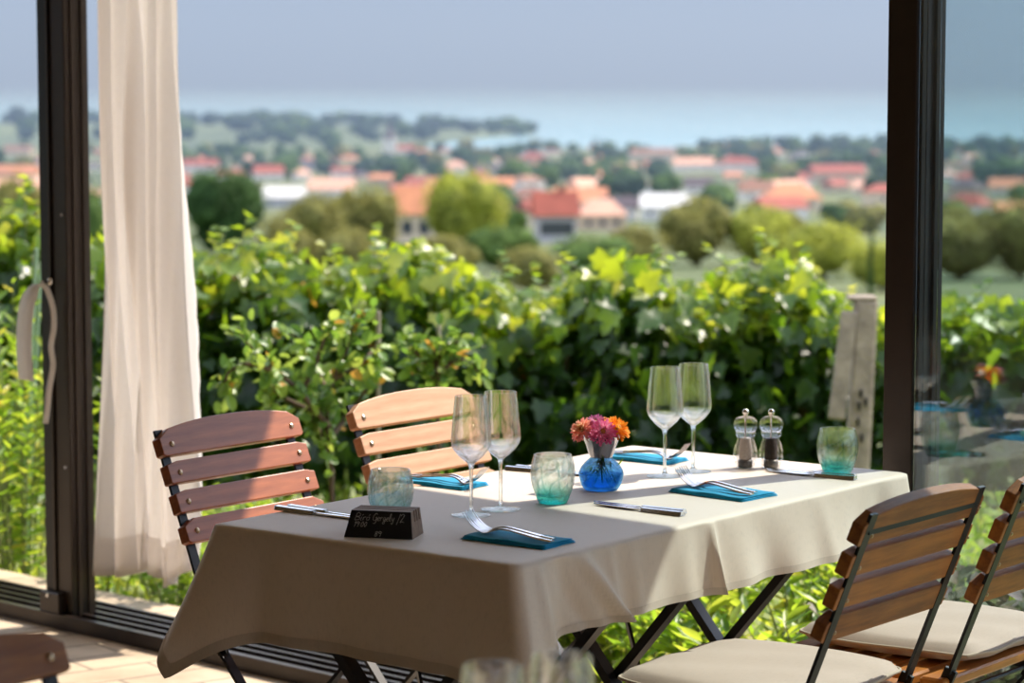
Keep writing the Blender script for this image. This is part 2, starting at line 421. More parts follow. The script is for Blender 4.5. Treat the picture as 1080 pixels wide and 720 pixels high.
me = bpy.data.meshes.new('headland_ground'); me.from_pydata(vs, [], fs)
tag(link('headland_ground', me, M['headland'], None, True), kind='structure')

# trees: crowns of many lumps, a few shapes reused
def unit(me, k=1.0):
    n = len(me.vertices); co = np.empty(n * 3, np.float32); me.vertices.foreach_get('co', co); co = co.reshape(-1, 3)
    lo, hi = np.percentile(co, 1, 0), np.percentile(co, 99, 0); c = (lo + hi) / 2
    co = (co - (c[0], c[1], lo[2])) / (hi - lo) * k; me.vertices.foreach_set('co', co.ravel()); me.update()
def crown_mesh(seed, lumps=7, sub=3, amp=.22, flat=1.0, pointed=False):
    import bmesh
    rg = random.Random(seed); bm = bmesh.new()
    for k in range(lumps):
        a = rg.random() * 6.283; rr = (0 if k == 0 else .34 + .18 * rg.random()); r = .55 if k == 0 else .26 + .16 * rg.random()
        zc = .5 if k == 0 else .28 + .5 * rg.random()
        if pointed: rr *= .35; zc = k / lumps; r = .28 * (1.15 - zc)
        res = bmesh.ops.create_icosphere(bm, subdivisions=sub, radius=r)
        c = Vector((math.cos(a) * rr, math.sin(a) * rr, zc * flat))
        for v in res['verts']:
            n = v.co.normalized(); q = v.co * 5 + Vector((seed * 3.1, k * 2.7, 0))
            v.co = v.co * (1 + amp * noise.noise(q) + amp * .7 * noise.noise(q * 2.7)) + c
    me = bpy.data.meshes.new('crown'); bm.to_mesh(me); bm.free(); unit(me)
    me.polygons.foreach_set('use_smooth', [False] * len(me.polygons)); return me
def tree_mat(name, c1, c2, sc=3):
    N = NT(name); p = N.n('ShaderNodeBsdfPrincipled', i_Roughness=.85); p.inputs['Specular IOR Level'].default_value = .15
    N.l(ramp(N, noisetex(N, sc, 4), [(.35, c2), (.65, c1)]), p.inputs['Base Color'])
    b = N.n('ShaderNodeBump', i_Strength=1.0, i_Distance=.08); N.l(noisetex(N, 9, 4), b.inputs['Height']); N.l(b.outputs[0], p.inputs['Normal'])
    t = N.n('ShaderNodeBsdfTranslucent'); t.inputs[0].default_value = c4([min(1, k * 1.6) for k in c1]); m = N.n('ShaderNodeMixShader'); m.inputs[0].default_value = .15
    N.l(p.outputs[0], m.inputs[1]); N.l(t.outputs[0], m.inputs[2]); N.l(m.outputs[0], N.out.inputs[0]); return N.m
TREEM = {'dark': tree_mat('crown_dark', (.055, .11, .028), (.018, .042, .012)),
         'green': tree_mat('crown_green', (.11, .18, .04), (.035, .07, .018)),
         'olive': tree_mat('crown_olive', (.24, .23, .06), (.09, .09, .028)),
         'willow': tree_mat('crown_willow', (.34, .36, .05), (.12, .14, .025)),
         'blue': tree_mat('crown_blue', (.05, .09, .045), (.02, .04, .025))}
M['trunk'] = pmat('trunk', (.12, .085, .055), (.07, .05, .03), 4, .9)
trunk_me = MB().tube([(0, 0, -.35), (0.01, 0, .0), (0, .01, .35)], [.05, .04, .03], 7).build('trunk', M['trunk'])
TRUNK = trunk_me.data; bpy.data.objects.remove(trunk_me)
CROWNS = {}; FOL = {}
def fol(a, b_): return leaf_mat('tree_leaf', [(0, b_), (1, a)], [(0, tuple(min(1, k * 1.6) for k in b_)), (1, tuple(min(1, k * 1.7) for k in a))], .35, .6, .2)
FOLM = {'dark': fol((.06, .12, .03), (.02, .05, .012)), 'green': fol((.13, .2, .04), (.04, .08, .02)), 'olive': fol((.28, .26, .07), (.11, .11, .03)), 'willow': fol((.42, .44, .06), (.18, .20, .03))}
def tree(p, w, h, colour, label, cat, group, seed=0, pointed=False, name='tree', sub=2, lumps=7, lift=.12):
    key = (colour, seed % 4, pointed, sub, lumps)
    if key not in CROWNS:
        me = crown_mesh(seed % 4 + 1, lumps, sub, pointed=pointed); me.materials.append(TREEM[colour]); CROWNS[key] = me
    r = thing(name, label, cat, p, (seed * 1.7) % 6.28, group)
    c = bpy.data.objects.new('crown', CROWNS[key]); COL.objects.link(c); c.parent = r
    c.scale = (w, w, h * (1 - lift)); c.location = (0, 0, h * lift)
    if sub == 3:
        fk = (colour, seed % 3)
        if fk not in FOL:
            rr = np.random.default_rng(seed); n = 2600; q = rr.normal(size=(n, 3)); q /= np.linalg.norm(q, axis=1, keepdims=True)
            cc = rr.normal(size=(14, 3)); cc /= np.linalg.norm(cc, axis=1, keepdims=True); cc *= .33; cc[0] = 0
            pk = rr.integers(0, 14, n); rad_ = np.where(pk == 0, .56, .27)[:, None]
            pos = cc[pk] + q * rad_ * rr.uniform(.8, 1.12, (n, 1)) + (0, 0, .5)
            o_ = leaves('foliage', pos, q + rr.normal(size=(n, 3)) * .8, q + (0, 0, .5), rr.uniform(.03, .075, n), 'oval', FOLM[colour], None, rr); unit(o_.data, 1.04); FOL[fk] = o_.data; bpy.data.objects.remove(o_)
        f_ = bpy.data.objects.new('foliage', FOL[fk]); COL.objects.link(f_); f_.parent = r; f_.scale = c.scale; f_.location = c.location
        c.scale = [v * .93 for v in c.scale]
    t = bpy.data.objects.new('trunk', TRUNK); COL.objects.link(t); t.parent = r; t.scale = (w, w, h * .9); t.location = (0, 0, h * .28)
    return r

# houses
WALLS = {k: pmat('house_wall_' + k, c, tuple(x * .9 for x in c), .5, .9) for k, c in dict(white=(.78, .76, .72), cream=(.70, .58, .42), grey=(.45, .45, .48), tan=(.55, .42, .30)).items()}
ROOFS = {k: pmat('house_roof_' + k, c, tuple(x * .75 for x in c), .8, .85) for k, c in dict(orange=(.62, .25, .12), salmon=(.72, .40, .28), red=(.36, .09, .06), dark=(.12, .09, .10), brown=(.30, .15, .10), pale=(.75, .73, .70)).items()}
M['house_window'] = pmat('house_window', (.06, .07, .09), (.04, .05, .06), 2, .2)
def house(p, w, d, h, rh, rz, wall, roof, label, group=None, hip=False, name='house', windows=0, chimney=True):
    r = thing(name, label, 'house', p, rz, group)
    MB().box((0, 0, h / 2 - 1), (w, d, h + 2)).build('wall', WALLS[wall], r)
    X, Y = w / 2 + .5, d / 2 + .5; i = .32 * w if hip else 0
    vs = [(-X, -Y, h), (X, -Y, h), (X, Y, h), (-X, Y, h), (-X + i, 0, h + rh), (X - i, 0, h + rh)]
    MB().add(vs, [(0, 1, 5, 4), (2, 3, 4, 5), (1, 2, 5), (3, 0, 4), (3, 2, 1, 0)]).build('roof', ROOFS[roof], r)
    if not hip:
        for s in (-1, 1): MB().prism([(-d / 2, h), (d / 2, h), (0, h + rh * .92)], .2, Matrix(((0, 0, 1, s * w / 2 - .1), (1, 0, 0, 0), (0, 1, 0, 0), (0, 0, 0, 1)))).build('gable', WALLS[wall], r)
    if chimney: MB().box((w * .2, d * .12, h + rh * .9), (.7, .7, 1.9)).build('chimney', ROOFS['brown'], r)
    for k in range(windows):
        MB().box((-w / 2 + (k + .7) * w / (windows + .4), -d / 2, h * .55), (1.2, .14, 1.4)).build('window', M['house_window'], r)
    return r
HL = [  # px, py of the foot, width px, wall, roof, hip, label
 (350, 210, 46, 'white', 'salmon', 0, 'long low house with a pale orange roof above the brown bushes at left'),
 (300, 219, 42, 'grey', 'pale', 0, 'long shed with a whitish roof right of the round dark tree'),
 (283, 190, 30, 'white', 'red', 0, 'white house with a red roof above the round dark tree'),
 (210, 182, 40, 'white', 'red', 0, 'pinkish house with a red roof beside the curtain edge'),
 (323, 180, 26, 'grey', 'dark', 0, 'grey gabled house with a bright slope left of the church'),
 (434, 224, 42, 'cream', 'orange', 1, 'orange roofed house just left of the yellow green willow'),
 (452, 256, 62, 'cream', 'orange', 0, 'large orange roofed house half hidden behind the willow'),
 (612, 226, 54, 'cream', 'orange', 0, 'broad orange roofed house left of the white gabled house'),
 (634, 243, 50, 'tan', 'salmon', 1, 'salmon roofed house below the broad orange roof'),
 (585, 256, 40, 'grey', 'red', 0, 'house with a dark red roof and bluish wall near the vines'),
 (654, 232, 36, 'white', 'dark', 0, 'white gabled house with a dark roof in the middle of the town'),
 (701, 232, 48, 'white', 'pale', 0, 'big white house with a whitish roof in the middle of the town'),
 (562, 173, 28, 'tan', 'red', 1, 'tall brick red house near the lake shore'),
 (688, 169, 66, 'cream', 'brown', 0, 'very long reddish roofed building near the shore'),
 (731, 181, 42, 'white', 'salmon', 0, 'house with a wide salmon roof right of the long building'),
 (778, 181, 46, 'white', 'red', 1, 'red roofed house with a white wall near the shore'),
 (842, 196, 26, 'white', 'red', 1, 'small white and red house among trees at right'),
 (882, 192, 58, 'tan', 'red', 0, 'long dark red roofed house next to the right post'),
 (834, 223, 58, 'cream', 'orange', 1, 'wide orange roofed house at right above the vines'),
 (797, 212, 34, 'white', 'brown', 0, 'white house with a brownish roof left of the wide orange one'),
 (738, 206, 30, 'white', 'dark', 0, 'pale house under dark trees right of the big white house'),
 (915, 206, 30, 'cream', 'salmon', 0, 'salmon house touching the edge of the right post'),
 (480, 182, 24, 'white', 'salmon', 1, 'small white house with a salmon roof above the willow'),
 (516, 186, 28, 'grey', 'dark', 0, 'small dark roofed house right of the willow top'),
 (19, 192, 44, 'cream', 'orange', 0, 'orange roofed house left of the left post'),
 (20, 164, 30, 'cream', 'brown', 0, 'small brownish house at the left picture edge'),
 (1062, 206, 36, 'cream', 'orange', 0, 'orange roofed house seen through the right glass pane'),
 (1022, 196, 32, 'white', 'red', 1, 'red roofed house behind the glass next to the right post'),
]
rg = random.Random(11); HP = []
for (px, py, wp, wall, roof, hip, lab) in HL:
    p = on_ground(px, py); w = wp * p.y / F; w = min(w, 42); HP.append((p.x, p.y))
    house(p, w, min(w * .75, 14), 2.6 + min(4, .1 * w), 2.0 + min(w, 20) * .15, rg.uniform(-.25, .25), wall, roof, lab, None, bool(hip), windows=3 if wp > 38 else 2)
taken = [(h[0], h[1], h[2]) for h in HL]
zones = [('left of the white curtain', 0, 190), ('in the left part of the town', 190, 430), ('in the middle of the town', 430, 700), ('in the right part of the town', 700, 930), ('behind the right glass pane', 930, 1090)]
cnt = 0
for tries in range(2500):
    px = rg.uniform(-60, 1140); py = rg.choice((rg.uniform(157, 185), rg.uniform(157, 215), rg.uniform(165, 240)))
    if px < 560 and py < 162: continue
    if any(abs(px - a) < b_ * .6 + 6 and abs(py - b) < 5 for a, b, b_ in taken): continue
    gp = on_ground(px, py)
    if any(math.hypot(gp.x - c_[0], gp.y - c_[1]) < 15 for c_ in HP): continue
    if 190 < px < 420 and py > 195: continue
    if cnt >= 125: break
    p = on_ground(px, py); w = rg.uniform(9, 17); HP.append((p.x, p.y)); taken.append((px, py, w * F / p.y)); cnt += 1
    z = next((q for q in zones if q[1] <= px < q[2]), zones[0] if px < 200 else zones[-1])
    rc = rg.choice(('orange', 'salmon', 'red', 'red', 'brown', 'dark', 'orange')); cn = dict(orange='orange', salmon='salmon', red='red', brown='brown', dark='dark')[rc]
    house(p, w, w * .7, rg.uniform(3, 5.5), rg.uniform(2.2, 3.6), rg.uniform(-.9, .9), rg.choice(('white', 'white', 'cream', 'tan')), rc,
          'small blurred village house with a %s roof %s' % (cn, z[0]), 'small %s roofed houses %s' % (cn, z[0]), rg.random() < .4, windows=1, chimney=False)
# church
pc = on_ground(411, 168)
ch = thing('church', 'white church tower with a dark onion spire in the left part of the town', 'church', pc)
k = pc.y / F
MB().box((0, 0, 10 * k), (14 * k, 14 * k, 20 * k + 4)).build('tower', WALLS['white'], ch)
MB().lathe([(7.2 * k, 20 * k), (7.6 * k, 23 * k), (5 * k, 27 * k), (2.2 * k, 30 * k), (2.6 * k, 32 * k), (.3 * k, 40 * k)], 12).build('spire', ROOFS['dark'], ch)
MB().box((14 * k, 6 * k, 5 * k), (22 * k, 12 * k, 10 * k)).build('nave', WALLS['white'], ch)
MB().add([(2 * k, -1 * k, 10 * k), (26 * k, -1 * k, 10 * k), (26 * k, 13 * k, 10 * k), (2 * k, 13 * k, 10 * k), (2 * k, 6 * k, 15 * k), (26 * k, 6 * k, 15 * k)], [(0, 1, 5, 4), (2, 3, 4, 5), (1, 2, 5), (3, 0, 4)]).build('roof', ROOFS['red'], ch)

# single trees that stand out
def tree_px(px, yb, yt, wp, colour, label, seed, y=None, **k):
    p = on_ground(px, yb) if y is None else None
    if y is not None:
        q = dep(px, yb, y); p = Vector((q.x, q.y, gz(q.x, q.y)))
    s = p.y / F; top = dep(px, yt, p.y).z
    return tree(p, wp * s * .86, (top - p.z), colour, label, 'tree', None, seed, **k)
tree_px(238, 262, 182, 92, 'dark', 'big round dark green tree standing just right of the curtain', 1, sub=3, lumps=12, y=235)
tree_px(330, 268, 208, 74, 'olive', 'olive brown bush right of the round dark tree', 2, sub=3, y=210)
tree_px(385, 268, 200, 80, 'olive', 'second olive bush with a greener top beside the orange house', 3, sub=3, y=225)
tree_px(300, 290, 232, 70, 'olive', 'low yellowish bush rising behind the vines at left', 4, sub=3, y=150)
tree_px(365, 296, 244, 90, 'olive', 'low brownish bush behind the vine tops left of centre', 5, sub=3, y=150)
tree_px(492, 290, 184, 88, 'willow', 'tall yellow green willow in front of the orange houses', 6, sub=3, lumps=10, y=260)
tree_px(530, 300, 240, 80, 'green', 'dark green tree at the foot of the willow', 7, sub=3, y=190)
tree_px(470, 310, 250, 80, 'olive', 'brown shaded thicket under the willow', 8, sub=3, y=170)
tree_px(560, 318, 262, 70, 'olive', 'brownish thicket over the gap between the vines', 9, sub=3, y=150)
tree_px(735, 290, 212, 90, 'olive', 'loose olive tree rising behind the vines at right of centre', 10, sub=3, y=200)
tree_px(800, 300, 220, 80, 'willow', 'yellowish tree behind the vines above the wine glasses', 11, sub=3, y=200)
tree_px(868, 310, 236, 96, 'willow', 'round yellow green bush left of the right post', 12, sub=3, y=170)
tree_px(930, 330, 256, 80, 'willow', 'yellow green bush passing behind the right post', 13, sub=3, y=150)
tree_px(1010, 330, 222, 110, 'olive', 'large olive tree behind the right glass pane', 14, sub=3, y=170)
tree_px(1075, 330, 215, 90, 'olive', 'olive tree at the right picture edge behind the glass', 15, sub=3, y=170)
tree_px(670, 290, 240, 70, 'olive', 'small olive tree behind the vines in the middle', 16, sub=3, y=190)
tree_px(620, 300, 250, 90, 'green', 'dull green bush behind the vines in the middle', 17, sub=3, y=175)
tree_px(15, 262, 190, 70, 'olive', 'olive tree left of the left post', 18, sub=3, y=190)
tree_px(90, 262, 200, 70, 'green', 'green tree hidden behind the curtain and left post', 19, sub=3, y=190)
tree_px(629, 172, 144, 10, 'dark', 'single dark pointed cypress against the lake', 20, pointed=True)
tree_px(918, 305, 228, 7, 'dark', 'thin dark pole like tree beside the right post', 21, y=120, pointed=True)
# trees among the houses
rt = random.Random(4)
SPOTS = []
def free(x, y, w, k=.6):
    for a, b, c in SPOTS:
        if abs(x - a) < (w + c) * k and abs(y - b) < (w + c) * k and math.hypot(x - a, y - b) < (w + c) * k: return False
    SPOTS.append((x, y, w)); return True
for o_ in COL.objects:
    if o_.get('category') == 'house': SPOTS.append((o_.location.x, o_.location.y, 20 if 'windows' in o_ or len(o_.children) > 6 else 12))
    if o_.get('category') == 'tree': SPOTS.append((o_.location.x, o_.location.y, 7))
n = 0
tries_ = 0
while n < 270 and tries_ < 9000:
    tries_ += 1
    px = rt.uniform(-70, 1150); py = rt.choice((rt.uniform(157, 200), rt.uniform(157, 190), rt.uniform(180, 255)))
    if px < 560 and py < 160: continue
    p = on_ground(px, py)
    if p is None or p.y > 3000: continue
    s = p.y / F; h = min(rt.uniform(8, 15), 30 * s); wd = h * rt.uniform(.8, 1.5)
    if px < 430 and py > 205: continue
    if not free(p.x, p.y, wd): continue
    if any(abs(px - a) < c_ * .5 + 2 and -1 < py - b < h / s * .9 for a, b, c_ in taken[:28]): continue
    col = rt.choice(('dark', 'green', 'green', 'blue', 'olive', 'dark')); cn = dict(dark='dark green', green='green', blue='bluish green', olive='olive')[col]
    z = next((q for q in zones if q[1] <= px < q[2]), zones[0] if px < 200 else zones[-1])
    tree(p, wd, h, col, 'blurred %s tree among the houses %s' % (cn, z[0].replace('in the ', 'in the ')), 'tree', '%s trees %s' % (cn, z[0]), n, name='town_tree', lift=.04)
    n += 1
# shore trees at right and headland trees
for i in range(110):
    px = rt.uniform(740, 1120); p = on_ground(px, rt.uniform(156, 165)); h = rt.uniform(9, 17)
    side = 'left of the right post' if px < 930 else 'behind the right glass pane'; wd = h * rt.uniform(.8, 1.3)
    if not free(p.x, p.y, wd): continue
    tree(p, wd, h, rt.choice(('blue', 'green', 'dark')), 'hazy tree on the lake shore ' + side, 'tree', 'shore trees ' + side, i, name='shore_tree', lift=.03)
hn = 0
for i in range(900):
    if hn >= 230: break
    x = 30 - 1500 * rt.random() ** 1.1; span = 800 * (1 if x < -170 else max(.08, 1 - (x + 170) / 200.0)); y = 3900 + rt.uniform(-.9, .9) * span
    h = rt.uniform(12, 22) * (1.25 if rt.random() < .12 else 1)
    wd = h * rt.uniform(.9, 2.0)
    if not free(x, y, wd): continue
    hn += 1
    side = 'left of the curtain' if x / y * F + 540 < 150 else ('running out to the tip' if x > -350 else 'above the left part of the town')
    tree((x, y, head_h(x, y) - .5), wd, h, rt.choice(('blue', 'blue', 'dark', 'green')), 'hazy tree on the wooded headland ' + side, 'tree', 'headland trees ' + side, i, name='headland_tree', lift=.0)

# haze over the low country and the lake
N = NT('haze'); v = N.n('ShaderNodeVolumeScatter'); v.inputs['Color'].default_value = (.29, .40, .58, 1); v.inputs['Density'].default_value = .00016
v.inputs['Anisotropy'].default_value = .25
va = N.n('ShaderNodeVolumeAbsorption', i_Density=.00009); va.inputs['Color'].default_value = (0, 0, 0, 1); ads = N.n('ShaderNodeAddShader')
N.l(v.outputs[0], ads.inputs[0]); N.l(va.outputs[0], ads.inputs[1]); N.l(ads.outputs[0], N.out.inputs['Volume'])
hz = MB().box((0, 15300, 155), (26000, 30000, 490)).build('haze', N.m); tag(hz, kind='structure')

# ------------------------------------------------------------------ the room
# floor of the terrace
N = NT('floor_stone'); p = N.n('ShaderNodeBsdfPrincipled', i_Roughness=.75)
tc = N.n('ShaderNodeTexCoord'); mp = N.n('ShaderNodeMapping'); mp.inputs['Rotation'].default_value = (0, 0, -ANG + .3); N.l(tc.outputs['Object'], mp.inputs[0])
br = N.n('ShaderNodeTexBrick'); br.inputs['Scale'].default_value = 1.9; br.inputs['Mortar Size'].default_value = .012; br.inputs['Color1'].default_value = (.66, .53, .38, 1); br.inputs['Color2'].default_value = (.54, .43, .31, 1)
br.inputs['Mortar'].default_value = (.30, .24, .18, 1); br.inputs['Brick Width'].default_value = .6; br.inputs['Row Height'].default_value = .28
N.l(mp.outputs[0], br.inputs[0])
mx = N.n('ShaderNodeMixRGB', blend_type='MULTIPLY'); mx.inputs[0].default_value = .8; N.l(br.outputs[0], mx.inputs[1]); N.l(ramp(N, noisetex(N, 6, 6), [(.3, (.6, .58, .55)), (.65, (1, 1, 1))]), mx.inputs[2])
N.l(mx.outputs[0], p.inputs['Base Color'])
b = N.n('ShaderNodeBump', i_Strength=.5, i_Distance=.006); N.l(noisetex(N, 12, 5), b.inputs['Height']); N.l(b.outputs[0], p.inputs['Normal'])
N.l(p.outputs[0], N.out.inputs[0]); M['floor_stone'] = N.m
RZ = math.atan2(WF.y, WF.x)                                   # local x along W, local y along U
Rw = Matrix.Rotation(RZ, 3, 'Z')
def rbox(name, n0, n1, w0, w1, z0, z1, mat, parent=None, bev=0):
    """box in room coordinates"""
    return MB().box(uw((n0 + n1) / 2, (w0 + w1) / 2, (z0 + z1) / 2), (w1 - w0, n1 - n0, z1 - z0), Rw, bev).build(name, mat, parent)
W0, W1, N0, NF = -9.5, 4.0, -2.2, 4.60
tag(rbox('floor', N0, NF + .42, W0, W1, -.12, 0, M['floor_stone']), kind='structure')
M['plaster'] = pmat('plaster', (.24, .17, .11), (.19, .13, .08), 3, .9, bump=.2)
M['ceiling_wood'] = wood_mat('ceiling_wood', (.50, .40, .30), (.40, .31, .22), .6)
tag(rbox('ceiling', N0, NF + .60, W0, W1, 2.52, 2.66, M['ceiling_wood']), kind='structure')
tag(rbox('wall_back', N0 - .15, N0, W0, W1, 0, 2.52, M['plaster']), kind='structure')
tag(rbox('wall_right', N0, 2.2, W1, W1 + .15, 0, 2.52, M['plaster']), kind='structure')
tag(rbox('wall_left', N0, 2.2, W0 - .15, W0, 0, 2.52, M['plaster']), kind='structure')
tag(rbox('trim_1', NF - .02, NF + .17, W0, W1, 2.36, 2.52, M['brown_metal']), kind='structure')
# floor track with its rails
trk = tag(empty('trim_2'), kind='structure')
rbox('track_base', NF - .01, NF + .19, W0, W1, 0.0, .018, M['black_metal'], trk)
for k in range(5): rbox('rail', NF - .01 + k * .047, NF + .0 + k * .047 + .002, W0, W1, .018, .04, M['brown_metal'], trk)
rbox('track_edge', NF - .025, NF - .01, W0, W1, 0, .042, M['brown_metal'], trk)
# left post
def wat(px, n):                                              # W coordinate of the point at plane n seen in column px
    r = ray(px, 360); t = n / (UF.x * r.x + UF.y * r.y); p = r * t; return WF.x * p.x + WF.y * p.y
lw = wat(44, NF)
post = tag(empty('door_1'), kind='structure')
rbox('sash_stile', NF + .0, NF + .035, lw, lw + .050, .03, 2.36, M['black_metal'], post, .003)
rbox('post', NF + .003, NF + .088, lw + .053, lw + .117, .03, 2.36, M['brown_metal'], post, .003)
rbox('rib', NF - .003, NF + .003, lw + .040, lw + .050, .03, 2.36, M['brown_metal'], post)
for k in range(2): rbox('rib', NF + .025 + k * .035, NF + .038 + k * .035, lw + .117, lw + .122, .03, 2.36, M['brown_metal'], post, .001)
rbox('foot_cap', NF - .02, NF + .06, lw - .005, lw + .085, .0, .10, M['brown_metal'], post, .004)
for z in (.09, .46, 1.17):
    MB().lathe([(.006, 0), (.005, .003)], 10).build('screw', M['steel'], post)
    s = post.children[-1]; s.rotation_euler = (math.pi / 2, 0, RZ); s.location = uw(NF + .002 - (.022 if z < .1 else 0), lw + (.035 if z < .1 else .1), z)
# right post with glass pane behind it
rw_ = wat(932, NF)
rp = tag(empty('door_2'), kind='structure')
rbox('post', NF, NF + .05, rw_, rw_ + .072, .03, 2.36, M['brown_metal'], rp, .003)
for k in range(4): rbox('gasket', NF + .012 + k * .025, NF + .026 + k * .025, rw_ + .072, rw_ + .080 - (k % 2) * .006, .03, 2.36, (M['black_gasket'], M['black_metal'])[k % 2], rp, .001)
rbox('glass_stile', NF + .05, NF + .08, rw_ + .01, rw_ + .073, .03, 2.36, M['black_gasket'], rp, .002)
M['pane'] = thin_glass('pane', (.84, .925, .93), 1.5, .05, 3.2)
wn = tag(empty('window_1'), kind='structure')
rbox('pane', NF + .004, NF + .010, rw_ + .076, rw_ + 2.6, .08, 2.34, M['pane'], wn)
rbox('bottom_rail', NF - .01, NF + .03, rw_ + .076, rw_ + 2.6, .02, .08, M['brown_metal'], wn)
rbox('window_frame', NF - .01, NF + .05, rw_ + 2.6, rw_ + 2.67, .02, 2.36, M['brown_metal'], wn)

# ------------------------------------------------------------------ curtain and its tie
def curtain():
    r = thing('curtain', 'long cream white curtain hanging gathered beside the left post', 'curtain')
    n = 150; rows = 60; n0 = NF + .10
    zt, zb = 2.34, .165
    vs = []; fs = []
    for j in range(rows + 1):
        t = j / rows; z = zt + (zb - zt) * t
        vis = max(0, (1.58 - z) / 1.38)                       # 0 at the top of the picture, 1 at the hem
        L = wat(110, n0) - .005; Rr = wat(190 + 13 * min(1, vis * 1.3), n0)
        for i in range(n + 1):
            s = i / n
            w = L + (Rr - L) * (s + .03 * math.sin(s * 19 + 1))
            a = .026 + .030 * vis
            q1 = math.sin(s * 17 - 2.2 * t + .8); q2 = math.sin(s * 31 + 3.1 * t + 1.2); f = a * (1 - 1.6 * abs(q1) ** .8) + .45 * a * q2 * abs(q2) + .03 * vis * math.sin(s * 5)
            diag = .018 * math.exp(-((s - (.62 - .30 * t)) / .03) ** 2)
            zz = z - (.02 * math.sin(s * 9 + .5) - .05 * max(0, s - .72) * 8 * .45) * (t ** 3)
            vs.append(uw(n0 + f - diag, w, zz))
    for j in range(rows):
        for i in range(n): a = j * (n + 1) + i; fs.append((a, a + 1, a + n + 2, a + n + 1))
    me = bpy.data.meshes.new('fabric'); me.from_pydata(vs, [], fs); o = link('fabric', me, M['curtain'], r, True)
    o.modifiers.new('thick', 'SOLIDIFY').thickness = .0012
    h = MB(); base = (rows - 3) * (n + 1)
    hv = [Vector(vs[base + i]) - UF * .0015 for i in range(n + 1)] + [Vector(vs[rows * (n + 1) + i]) - UF * .0015 for i in range(n + 1)]
    h.add(hv, [(i, i + 1, n + 2 + i, n + 1 + i) for i in range(n)]).build('hem', M['curtain'], r, True)
    rod = MB().tube([uw(n0, wat(90, n0), 2.335), uw(n0, wat(215, n0), 2.335)], .012).build('rod', M['brown_metal'], r)
curtain()
tie = thing('curtain_tieback', 'loose cream curtain tie hanging from a knob on the left post', 'curtain tie')
yp = 7.53
def P(px, py, y=yp): return dep(px, py, y)
MB().tube(catmull([P(44, 300), P(50, 306), P(56, 325), P(57, 345), P(54, 365), P(56, 385), P(52, 410), P(50, 432), P(48, 446)], 5), [.008] * 41, 8).build('rope', M['tape'], tie, True)
b = MB(); pts = catmull([P(44, 300), P(36, 303), P(29, 320), P(26, 345), P(26, 375), P(28, 400)], 5); vs = []; fs = []
for i, q in enumerate(pts):
    hw = .006 + .017 * min(1, i / 8); vs += [q + Vector((-hw, .01, 0)), q + Vector((hw, -.012, -.004 * (i > 20)))]
for i in range(len(pts) - 1): fs.append((2 * i, 2 * i + 1, 2 * i + 3, 2 * i + 2))
o = b.add(vs, fs).build('tape', M['tape'], tie, True); o.modifiers.new('thick', 'SOLIDIFY').thickness = .002
kn = MB().tube([P(44, 298), P(53, 297, 7.60)], .005, 8).tube([P(52.5, 293), P(53, 297), P(52, 301)], [.007, .009, .006], 8).build('knob', M['chrome'], tie, True)

# ------------------------------------------------------------------ chairs
def slat_mb(w, h, th, arch=0.0, cut=.012, n=14):
    """board in the local XZ plane, arched top edge, softened corners"""
    top = []; 
    for i in range(n + 1):
        x = -w / 2 + w * i / n; e = abs(x) / (w / 2)
        z = h / 2 + arch * (1 - e ** 2.4)
        if e > .985: z -= cut
        top.append((x, z))
    bot = [(w / 2, -h / 2 + cut * .3), (w / 2 - cut * .6, -h / 2), (-w / 2 + cut * .6, -h / 2), (-w / 2, -h / 2 + cut * .3)]
    poly = top + bot
    T = Matrix(((1, 0, 0, 0), (0, 0, 1, -th / 2), (0, 1, 0, 0), (0, 0, 0, 1)))
    return MB().prism(poly, th, T)
def slat_obj(mb, name, mat, parent, loc, rx):
    o = mb.build(name, mat, parent); o.location = loc; o.rotation_euler = (rx, 0, 0)
    m = o.modifiers.new('bevel', 'BEVEL'); m.width = .002; m.segments = 2; m.limit_method = 'ANGLE'
    return o
LEAN = math.atan(.40)
